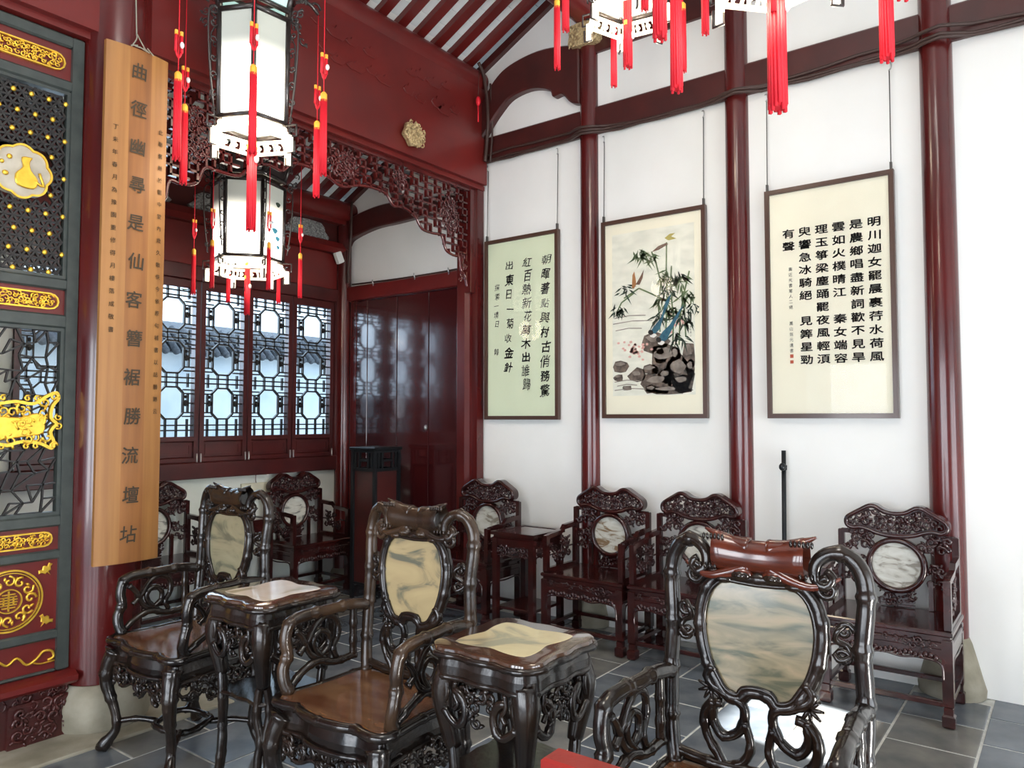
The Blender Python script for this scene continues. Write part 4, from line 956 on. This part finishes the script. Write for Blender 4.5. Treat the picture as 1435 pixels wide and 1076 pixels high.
# ---- small marble-topped tables of the same set
def small_table(label, marb, group):
    t = thing('marble_table', label, 'table', (0, 0, 0), 0, group)
    q = [(.0, .205), (.06, .195), (.10, .20), (.15, .205), (.195, .17), (.205, .12), (.195, .07)]
    h4 = []
    for k in range(4):
        a = -k * PI / 2; 
        for x, y in q: h4.append((x * math.cos(a) - y * math.sin(a), x * math.sin(a) + y * math.cos(a)))
    o = smooth2(h4, 3)
    inn = smooth2([(r * math.cos(a), r * math.sin(a)) for k in range(24) for a in [2 * PI * k / 24] for r in [.150 - .026 * math.cos(4 * a) + (.014 if k % 6 == 3 else 0)]], 2)
    g = G(); g.prism(o, .766, .795, .009, 'z', 2); g.build('top', TABLETOP, t)
    g = G(); g.prism(inn, .792, .7962, .001, 'z'); g.build('marble_inset', marb, t)
    g = G(); g.tube([(x, y, .772) for x, y in inset(o, -.001)], .011, 7, 1, True, .012, .09)
    n = len(o)
    for z0, z1, i0, i1 in ((.765, .755, .0, .02), (.755, .735, .02, .014), (.735, .71, .014, .012), (.71, .70, .012, .022)):
        A_, B_ = inset(o, i0), inset(o, i1); g.add([(x, y, z0) for x, y in A_] + [(x, y, z1) for x, y in B_], [(i, (i + 1) % n, n + (i + 1) % n, n + i) for i in range(n)])
    g.tube([(x, y, .700) for x, y in inset(o, .018)], .010, 7, 1, True, .012, .1); g.build('table_rim', BLACK, t)
    for k in range(4):
        a = PI / 4 + k * PI / 2; c, s = math.cos(a), math.sin(a)
        def pt(r, z, w_=0): return (c * r - s * w_, s * r + c * w_, z)
        g = G(); g.tube([pt(.205, .71), pt(.225, .66), pt(.222, .60), pt(.205, .52), pt(.195, .47)], lambda u: .046 - .020 * u, 12, 5, False, .016)
        for w_ in (-1, 1): g.tube([pt(.20, .50, .006 * w_), pt(.193, .42, .020 * w_), pt(.190, .35, .022 * w_), pt(.192, .27, .008 * w_), pt(.192, .20, .018 * w_), pt(.20, .10, .018 * w_), pt(.215, .03, .010 * w_), pt(.225, .014, .006 * w_)], .0165, 8, 5, False, .014, .12)
        g.tube([pt(.214, .655, -.040), pt(.212, .60, -.03), pt(.207, .56, -.026), pt(.2, .50, -.022)], .005, 5, 3); g.tube([pt(.214, .655, .040), pt(.212, .60, .03), pt(.207, .56, .026), pt(.2, .50, .022)], .005, 5, 3)
        g.build('leg', BLACK, t)
    g = G()
    for i, (pl, d) in enumerate([('y', -.178), ('x', -.178), ('y', .178), ('x', .178)]):
        M_ = (lambda x, z: (x, d, z)) if pl == 'y' else (lambda x, z: (d, x, z))
        for s in (-1, 1):
            g.tube([M_(s * x, z) for x, z in [(.14, .60), (.115, .575), (.085, .56), (.06, .58), (.055, .62), (.075, .655), (.10, .665)]], .0135, 8, 5, False, .013, .09)
            g.tube([M_(s * x, z) for x, z in [(.095, .69), (.10, .65), (.085, .625), (.10, .605)]], .009, 6, 4)
            g.tube([M_(s * x, z) for x, z in [(.135, .69), (.128, .65), (.14, .62)]], .011, 7, 4)
        carve(g, [(-.06, .58), (.06, .58), (.07, .69), (-.07, .69)], d, 50 + i, 9, .024, .0075, pl, 2)
    g.build('apron_carving', BLACK, t)
    g = G(); g.prism(smooth2([(x * .80, y * .80) for x, y in h4], 2), .395, .412, .006, 'z'); g.build('lower_shelf', BLACK, t)
    return t
gT = 'small marble-topped tables between the carved armchairs'
ta = small_table('nearest small table with honey marble inset and wooden rim, left of the red barrier', MARBT, gT); ta.location = (1.955, 1.455, 0)
tb_ = dup(ta, (1.905, 2.655, 0), 0, 'far small table with pinkish marble inset, beside the far left black armchair'); override(tb_, 'marble_inset', MARBP)

# ============================================================ ROSEWOOD ARMCHAIRS AGAINST THE WALLS
def bench_chair(label, marb, group):
    t = thing('rosewood_armchair', label, 'chair', (0, 0, 0), 0, group); W, D = .31, .225
    G().bbox(-W, W, -D, D, .435, .46, .006).build('seat', ROSE, t)
    g = G(); g.bbox(-W + .012, W - .012, -D + .012, D - .012, .405, .437, .003); g.bbox(-W + .002, W - .002, -D + .002, D - .002, .372, .405, .005)
    for a, b, c_, d_ in ((-W + .01, W - .01, -D + .004, -D + .02), (-W + .01, W - .01, D - .02, D - .004)): g.bbox(a, b, c_, d_, .325, .375, .003)
    for s in (-1, 1): g.bbox(s * (W - .012) - .008, s * (W - .012) + .008, -D + .01, D - .01, .325, .375, .003)
    g.build('apron', ROSE, t)
    g = G()
    carve(g, [(-.24, .375), (.24, .375), (.24, .405), (-.24, .405)], -D - .000, 5, 18, .016, .0045)
    e = [(-.265, .22), (-.262, .29), (-.235, .315), (-.15, .322), (-.08, .312), (0, .322), (.08, .312), (.15, .322), (.235, .315), (.262, .29), (.265, .22)]
    g.tube([(x, -D + .004, z) for x, z in e], .006, 6, 4)
    for s in (-1, 1): g.tube([(s * (W - .006), y, z) for y, z in [(-.18, .22), (-.175, .29), (-.14, .318), (0, .31), (.14, .318), (.175, .29), (.18, .22)]], .006, 6, 4)
    for k in range(22): x = -.235 + .47 * k / 21; g.ell((x, -D + .004, .335 + .006 * math.sin(k * 1.7)), (.013, .009, .016), 6, 4)
    g.build('apron_carving', ROSECARVE, t)
    for sx in (-1, 1):
        for sy in (-1, 1):
            x, y = sx * (W - .026), sy * (D - .026); g = G()
            g.bbox(x - .024, x + .024, y - .024, y + .024, .10, .42, .005); g.bbox(x - .020, x + .020, y - .020, y + .020, .06, .10, .004); g.bbox(x - .028, x + .028, y - .028, y + .028, .0, .065, .009); g.build('leg', ROSE, t)
    g = G(); z0, z1 = .095, .12
    g.bbox(-W + .05, W - .05, -D + .012, -D + .038, z0, z1, .003); g.bbox(-W + .05, W - .05, D - .038, D - .012, z0, z1, .003)
    for s in (-1, 1): g.bbox(s * (W - .026) - .013, s * (W - .026) + .013, -D + .05, D - .05, z0, z1, .003)
    g.build('foot_rails', ROSE, t)
    for s in (-1, 1):
        g = G(); x = s * (W - .022); M_ = G()
        fr_ = [(-.195, .46), (-.195, .70), (-.165, .71), (.0, .725), (.03, .755), (.19, .765), (.19, .46)]; fi = [(-.165, .485), (-.165, .675), (-.155, .682), (-.01, .695), (.02, .72), (.165, .73), (.165, .485)]
        g.ring(fr_, fi, x - .014, x + .014, 'x'); g.bbox(x - .0165, x + .0165, -.205, -.17, .46, .705, .004); g.build('arm_frame', ROSE, t)
        g = G(); carve(g, [(-.10, .53), (.10, .53), (.10, .66), (-.10, .66)], x, 7, 12, .028, .008, 'x', 2)
        for a, b in (((-.17, .60), (-.08, .60)), ((.17, .60), (.08, .60)), ((0, .69), (0, .64)), ((0, .48), (0, .54))): g.tube([(x, *a), (x, *b)], .006, 6, 1)
        g.build('arm_carving', ROSECARVE, t)
    yb = .195
    for s in (-1, 1):
        g = G(); x = s * .285; g.bbox(x - .016, x + .016, yb - .014, yb + .014, .46, .865, .004); g.bbox(min(x, s * .20), max(x, s * .20), yb - .012, yb + .012, .845, .87, .003); g.bbox(s * .165 - .012, s * .165 + .012, yb - .012, yb + .012, .46, .62, .003); g.build('back_post', ROSE, t)
        g = G(); carve(g, [(s * .15, .60), (s * .27, .58), (s * .275, .68), (s * .16, .70)], yb, 14, 9, .024, .009, 'y', 2); carve(g, [(s * .12, .79), (s * .25, .77), (s * .26, .86), (s * .13, .87)], yb - .01, 15, 9, .026, .010, 'y', 2); g.build('side_carving', ROSECARVE, t)
    g = G(); cz = .69
    def circ(r, n=36): return [(r * math.cos(2 * PI * k / n), cz + r * math.sin(2 * PI * k / n)) for k in range(n)]
    g.ring(circ(.150), circ(.124), yb - .022, yb + .018); g.tube([(x, yb - .022, z) for x, z in circ(.137)], .016, 7, 1, True); g.build('round_frame', ROSE, t)
    g = G(); g.prism(circ(.126), yb - .010, yb + .008); g.build('marble_disc', marb, t)
    g = G(); g.bbox(-.085, .085, yb - .012, yb + .010, .465, .478, .002); g.prism(smooth2([(-.07, .478), (.07, .478), (.085, .505), (.06, .53), (.075, .555), (-.075, .555), (-.06, .53), (-.085, .505)], 2), yb - .008, yb + .006); carve(g, [(-.08, .475), (.08, .475), (.08, .56), (-.08, .56)], yb - .014, 16, 10, .022, .007, 'y', 2); g.build('splat', ROSECARVE, t)
    half = [(0, .985), (.05, .992), (.095, 1.018), (.135, 1.020), (.18, .995), (.225, .968), (.255, .945), (.265, .915), (.255, .885), (.22, .868), (.18, .875), (.14, .865), (.10, .850), (.05, .840), (0, .838)]
    o = smooth2(half + [(-x, z) for x, z in half[-2:0:-1]], 3)
    g = G(); ii = inset(o, .026); g.ring(o, ii, yb - .03, yb + .03); g.tube([(x, yb - .03, z) for x, z in inset(o, .012)], .012, 6, 1, True); g.build('crest', ROSE, t)
    g = G(); carve(g, inset(o, .030), yb - .012, 17, 30, .024, .0085, 'y', 2); carve(g, inset(o, .026), yb - .0, 19, 18, .02, .008, 'y', 1); g.build('crest_carving', ROSECARVE, t)
    return t
gB = 'rosewood armchairs with round marble backs along the walls'
b1 = bench_chair('rightmost rosewood armchair with round marble back, in front of the right column', MARBW(2), gB); b1.location = (4.44, .81, 0); b1.rotation_euler.z = R90
for i, (y, lab, m) in enumerate([(1.955, 'rosewood wall armchair half hidden behind the nearest carved chair, left of the black pole', 1), (2.61, 'rosewood armchair with a brown mountain vein in its round marble, right of tea table', 0), (3.70, 'rosewood armchair in the wall corner, under the pale green calligraphy', 5)]):
    o = dup(b1, (4.44, y, 0), R90, lab); override(o, 'marble_disc', MARBW(m))
for i, (x, lab, m) in enumerate([(4.16, 'rosewood armchair under the lattice windows, nearest the plank door', 7), (2.88, 'rosewood armchair under the windows, mostly hidden by the couplet board', 4)]):
    o = dup(b1, (x, 5.33, 0), 0, lab); override(o, 'marble_disc', MARBW(m))
def tea_table(label, group):
    t = thing('tea_table', label, 'table', (0, 0, 0), 0, group); W, D = .185, .20
    g = G(); g.ring([(-W, -D), (W, -D), (W, D), (-W, D)], [(-W + .04, -D + .04), (W - .04, -D + .04), (W - .04, D - .04), (-W + .04, D - .04)], .678, .702, 'z'); g.build('top_frame', ROSE, t)
    G().box(-W + .04, W - .04, -D + .04, D - .04, .685, .698).build('top_panel', PLANK, t, flat=True)
    g = G(); g.bbox(-W + .015, W - .015, -D + .015, D - .015, .655, .68, .003)
    for s in (-1, 1): g.bbox(-W + .02, W - .02, s * (D - .02) - .007, s * (D - .02) + .007, .60, .655, .003); g.bbox(s * (W - .02) - .007, s * (W - .02) + .007, -D + .02, D - .02, .60, .655, .003)
    g.build('apron', ROSE, t)
    g = G()
    for i, (pl, d) in enumerate([('y', -D + .018), ('x', -W + .018), ('x', W - .018)]):
        carve(g, [(-.12, .545), (.12, .545), (.13, .60), (-.13, .60)], d, i, 13, .022, .007, pl, 2)
        g.tube([(x, d, z) if pl == 'y' else (d, x, z) for x, z in [(-.14, .50), (-.13, .54), (0, .535), (.13, .54), (.14, .50)]], .005, 5, 3)
    g.build('apron_carving', ROSECARVE, t)
    for sx in (-1, 1):
        for sy in (-1, 1):
            x, y = sx * (W - .028), sy * (D - .028); g = G(); g.bbox(x - .02, x + .02, y - .02, y + .02, .04, .66, .004); g.bbox(x - .024, x + .024, y - .024, y + .024, 0, .045, .006); g.build('leg', ROSE, t)
    G().bbox(-W + .03, W - .03, -D + .03, D - .03, .16, .18, .003).build('lower_shelf', ROSE, t)
    return t
gC = 'plain rosewood tea tables between the wall armchairs'
q1 = tea_table('plain rosewood tea table against the white wall, left of the first wall column', gC); q1.location = (4.40, 3.155, 0); q1.rotation_euler.z = R90
q2 = dup(q1, (3.52, 5.36, 0), 0, 'plain rosewood tea table under the lattice windows, between two rosewood armchairs')

# ============================================================ OTHER THINGS
t = thing('flower_stand', 'tall dark square stand with cut-out frieze in the corridor before the plank door', 'stand', (4.40, 4.74, 0)); s_ = .145
g = G(); g.bbox(-s_ - .012, s_ + .012, -s_ - .012, s_ + .012, 1.235, 1.26, .006); g.build('top', METAL, t)
for sx in (-1, 1):
    for sy in (-1, 1): G().bbox(sx * (s_ - .012) - .014, sx * (s_ - .012) + .014, sy * (s_ - .012) - .014, sy * (s_ - .012) + .014, 0, 1.24, .003).build('leg', METAL, t)
g = G()
for pl in (0, 1):
    for s in (-1, 1):
        def bb(a, b, z0, z1):
            if pl == 0: g.box(a, b, s * (s_ - .012) - .007, s * (s_ - .012) + .007, z0, z1)
            else: g.box(s * (s_ - .012) - .007, s * (s_ - .012) + .007, a, b, z0, z1)
        bb(-s_, s_, 1.215, 1.237); bb(-s_, s_, 1.06, 1.085)
        for x in (-.055, .055): bb(x - .008, x + .008, 1.085, 1.215)
        bb(-.05, .05, 1.14, 1.158); bb(-.105, -.09, 1.085, 1.215); bb(.09, .105, 1.085, 1.215)
g.build('frieze', METAL, t)
G().bbox(-s_ + .01, s_ - .01, -s_ + .01, s_ - .01, .12, .14, .002).build('lower_shelf', METAL, t)
G().box(-s_ + .02, s_ - .02, -s_ + .02, s_ - .02, .14, 1.06).build('back_panel', DKBEAM, t, flat=True)
t = thing('black_pole', 'slim black upright pole with a small clamp leaning by the white wall behind the chairs', 'pole', (4.70, 1.452, 0))
G().tube([(0, 0, .02), (.03, .0, .6), (.05, 0, 1.30)], .014, 10, 1).build('pole', METAL, t)
g = G(); g.ell((.02, .0, 1.20), (.03, .022, .025)); g.lathe([(.02, 0), (.02, .03)], c=(.046, 0, 1.18), n=10); g.build('clamp', METAL, t)
G().lathe([(.07, 0), (.07, .012), (.02, .03)], n=16).build('foot', METAL, t)
t = thing('barrier_rail', 'glossy red painted wooden barrier rail at the bottom edge before the nearest armchair', 'barrier', (1.42, .0, 0))
G().bbox(-.035, .035, -1.2, .96, .62, .755, .006).build('rail', REDPAINT, t)
for y in (.88, -.9): G().bbox(-.025, .025, y - .03, y + .03, .03, .63, .004).build('post', REDPAINT, t); G().bbox(-.14, .14, y - .035, y + .035, 0, .04, .004).build('foot', REDPAINT, t)
t = thing('wall_socket', 'small beige switch box with a dangling wire on the white wall below the windows', 'socket', (3.83, YB - .02, .80))
G().bbox(-.14, .14, -.0, .02, 0, .15, .004).build('box', BEIGEP, t); G().tube([(0, 0, .15), (-.01, -.005, .19), (0, -.005, .3)], .003, 5, 3).build('wire', CABLE, t); G().box(-.02, .03, -.003, 0, .03, .07).build('switch', METAL, t)
g = G(); g.M = Matrix.Rotation(-.45, 4, 'Y'); g.bbox(-.035, .035, -.02, .02, -.055, .055, .006); o = g.build('white_sensor', WHITEP); o.location = (4.645, YB - .085, 3.02); tag(o, 'small tilted white plastic box fixed in the corner above the plank door', 'sensor')
# cables along the beam and down the corners
g = G()
R = random.Random(9)
for dz, dy in ((0, 0), (.022, .006), (-.018, .004)):
    P = []
    for k in range(36):
        y = -1.2 + k * .145; bulge = max([math.exp(-((y - c) / .10) ** 2) * (rr + .02) for c, rr in ((2.865, .073), (1.735, .077), (.578, .085))])
        P.append((XW - .045 - bulge, y, 3.625 + dz + R.uniform(-.006, .006) + (.03 * math.sin(y * 2.3) if dz > 0 else 0)))
    g.tube(P, .010, 6, 2)
tag(g.build('cable_bundle', CABLE), 'bundle of dark cables running along the lower wall beam round the columns', 'cable')
g = G(); g.tube([(4.70, 3.80, 3.60), (4.72, 3.80, 3.75), (4.71, 3.78, 3.95), (4.72, 3.80, 4.15), (4.70, 3.82, 4.33), (4.66, 3.84, 4.42)], .014, 7, 5); g.tube([(4.73, 3.77, 3.60), (4.745, 3.76, 3.9), (4.73, 3.77, 4.25)], .009, 6, 4); tag(g.build('cable', CABLE), 'thick dark cable dropping beside the end of the big carved beam', 'cable')
g = G(); g.tube([(4.70, 5.42, 3.55), (4.695, 5.42, 3.30), (4.70, 5.44, 3.1), (4.70, 5.46, 2.9), (4.70, 5.46, 2.775)], .012, 7, 5); g.tube([(4.73, 5.44, 2.765), (4.765, 4.8, 2.76), (4.765, 4.15, 2.765), (4.76, 4.10, 2.80), (4.76, 4.10, 2.95)], .008, 6, 3); tag(g.build('cable', CABLE), 'dark cable down the corridor corner and along the plank door lintel', 'cable')
for k, y in enumerate((5.15, 4.62, 4.22)):
    g = G(); g.tube([(4.73, y, 2.72), (4.71, y - .02, 2.73), (4.70, y - .02, 2.76), (4.72, y, 2.775)], .006, 6, 4); tag(g.build('wall_hook', SILVERM), ['small metal hook on the plank door lintel, left of three', 'small metal hook on the plank door lintel, middle of three', 'small metal hook on the plank door lintel, right of three'][k], 'hook', 'hooks on the door lintel')
g = G(); g.tube([(4.62, 3.80, 4.33), (4.61, 3.80, 4.12)], .0025, 5, 1); 
o = g.build('beam_pendant', CABLE); tag(o, 'thin dark cord with a red pendant hanging on the big beam near the wall', 'ornament'); q = G(); q.ell((4.61, 3.80, 4.07), (.02, .02, .04)); q.tube([(4.61, 3.80, 4.04), (4.61, 3.80, 3.9)], .006, 6, 1); q.build('pendant', TREDM, o)

# ============================================================ COURTYARD OUTSIDE THE WINDOWS
WHW = mat('courtyard_limewash', (.82, .87, .90), .85, col2=(.55, .63, .70), scale=1.5, detail=8)
DKT = mat('roof_tile_grey', (.05, .055, .07), .6, col2=(.12, .13, .15), scale=20)
BARK = mat('bark', (.07, .07, .07), .85, col2=(.16, .17, .17), scale=14, stretch=(1, 1, .3), bump=.5)
struct('trim_90', G().box(-8, 14, YB + .13, 20, -.3, -.02), STONE)
t = thing('courtyard_wall', 'white limewashed courtyard wall with dark tiled coping seen through the lattice windows', 'wall', (0, 9.0, 0))
G().box(-2, 11, 0, .25, -.1, 2.32).build('limewash', WHW, t, flat=True)
g = G(); g.prism([(-.18, 2.32), (.12, 2.60), (.13, 2.60), (.43, 2.32)], -2, 11, 0, 'x'); g.build('coping', DKT, t)
tl = None
for k in range(66):
    if tl is None:
        g = G(); g.tube([(0, -.26, 2.31), (0, .125, 2.64)], .045, 8, 1); tl = g.build('coping_tile', DKT, t); o = tl
    else: o = tl.copy(); COL.objects.link(o); o.parent = t
    o.location = (1.6 + .135 * k, 0, 0)
t = thing('garden_building', 'pale building with curved grey tiled roof beyond the courtyard wall', 'building', (0, 13.5, 0))
G().box(4.5, 13, 0, 3, -.1, 3.0).build('wall', WHW, t, flat=True)
g = G(); g.prism([(-.7, 2.75), (-.1, 2.95), (1.4, 3.5), (1.5, 3.5), (1.5, 2.8)], 4.0, 13.5, 0, 'x'); g.build('roof', DKT, t)
G().bbox(7.2, 8.2, -.05, .02, 1.2, 2.5, .01).build('window', mat('cyan_window', (.2, .55, .62), .4), t)
t = thing('garden_tree', 'grey tree trunk standing in the courtyard outside the left window', 'tree', (4.0, 8.0, 0))
G().tube([(0, 0, 0), (.03, 0, 1), (-.05, 0, 2.2), (.05, .1, 3.6), (.0, .1, 5)], lambda u: .20 - .08 * u, 12, 5).build('trunk', BARK, t)
LEAF = mat('foliage', (.05, .12, .04), .7, col2=(.12, .22, .07), scale=5)
g = G(); R = random.Random(1)
for _ in range(900):
    c = Vector((R.gauss(.0, .7), R.gauss(0, .6), 3.9 + R.gauss(.3, .5))); a = R.uniform(0, 6.3); d = Vector((math.cos(a), math.sin(a), R.uniform(-.5, .5))) * .09; e = Vector((-d.y, d.x, R.uniform(-.05, .05))) * .4
    g.add([c - d, c + e, c + d, c - e], [(0, 1, 2, 3)])
g.build('foliage', LEAF, t, 'stuff', flat=True)
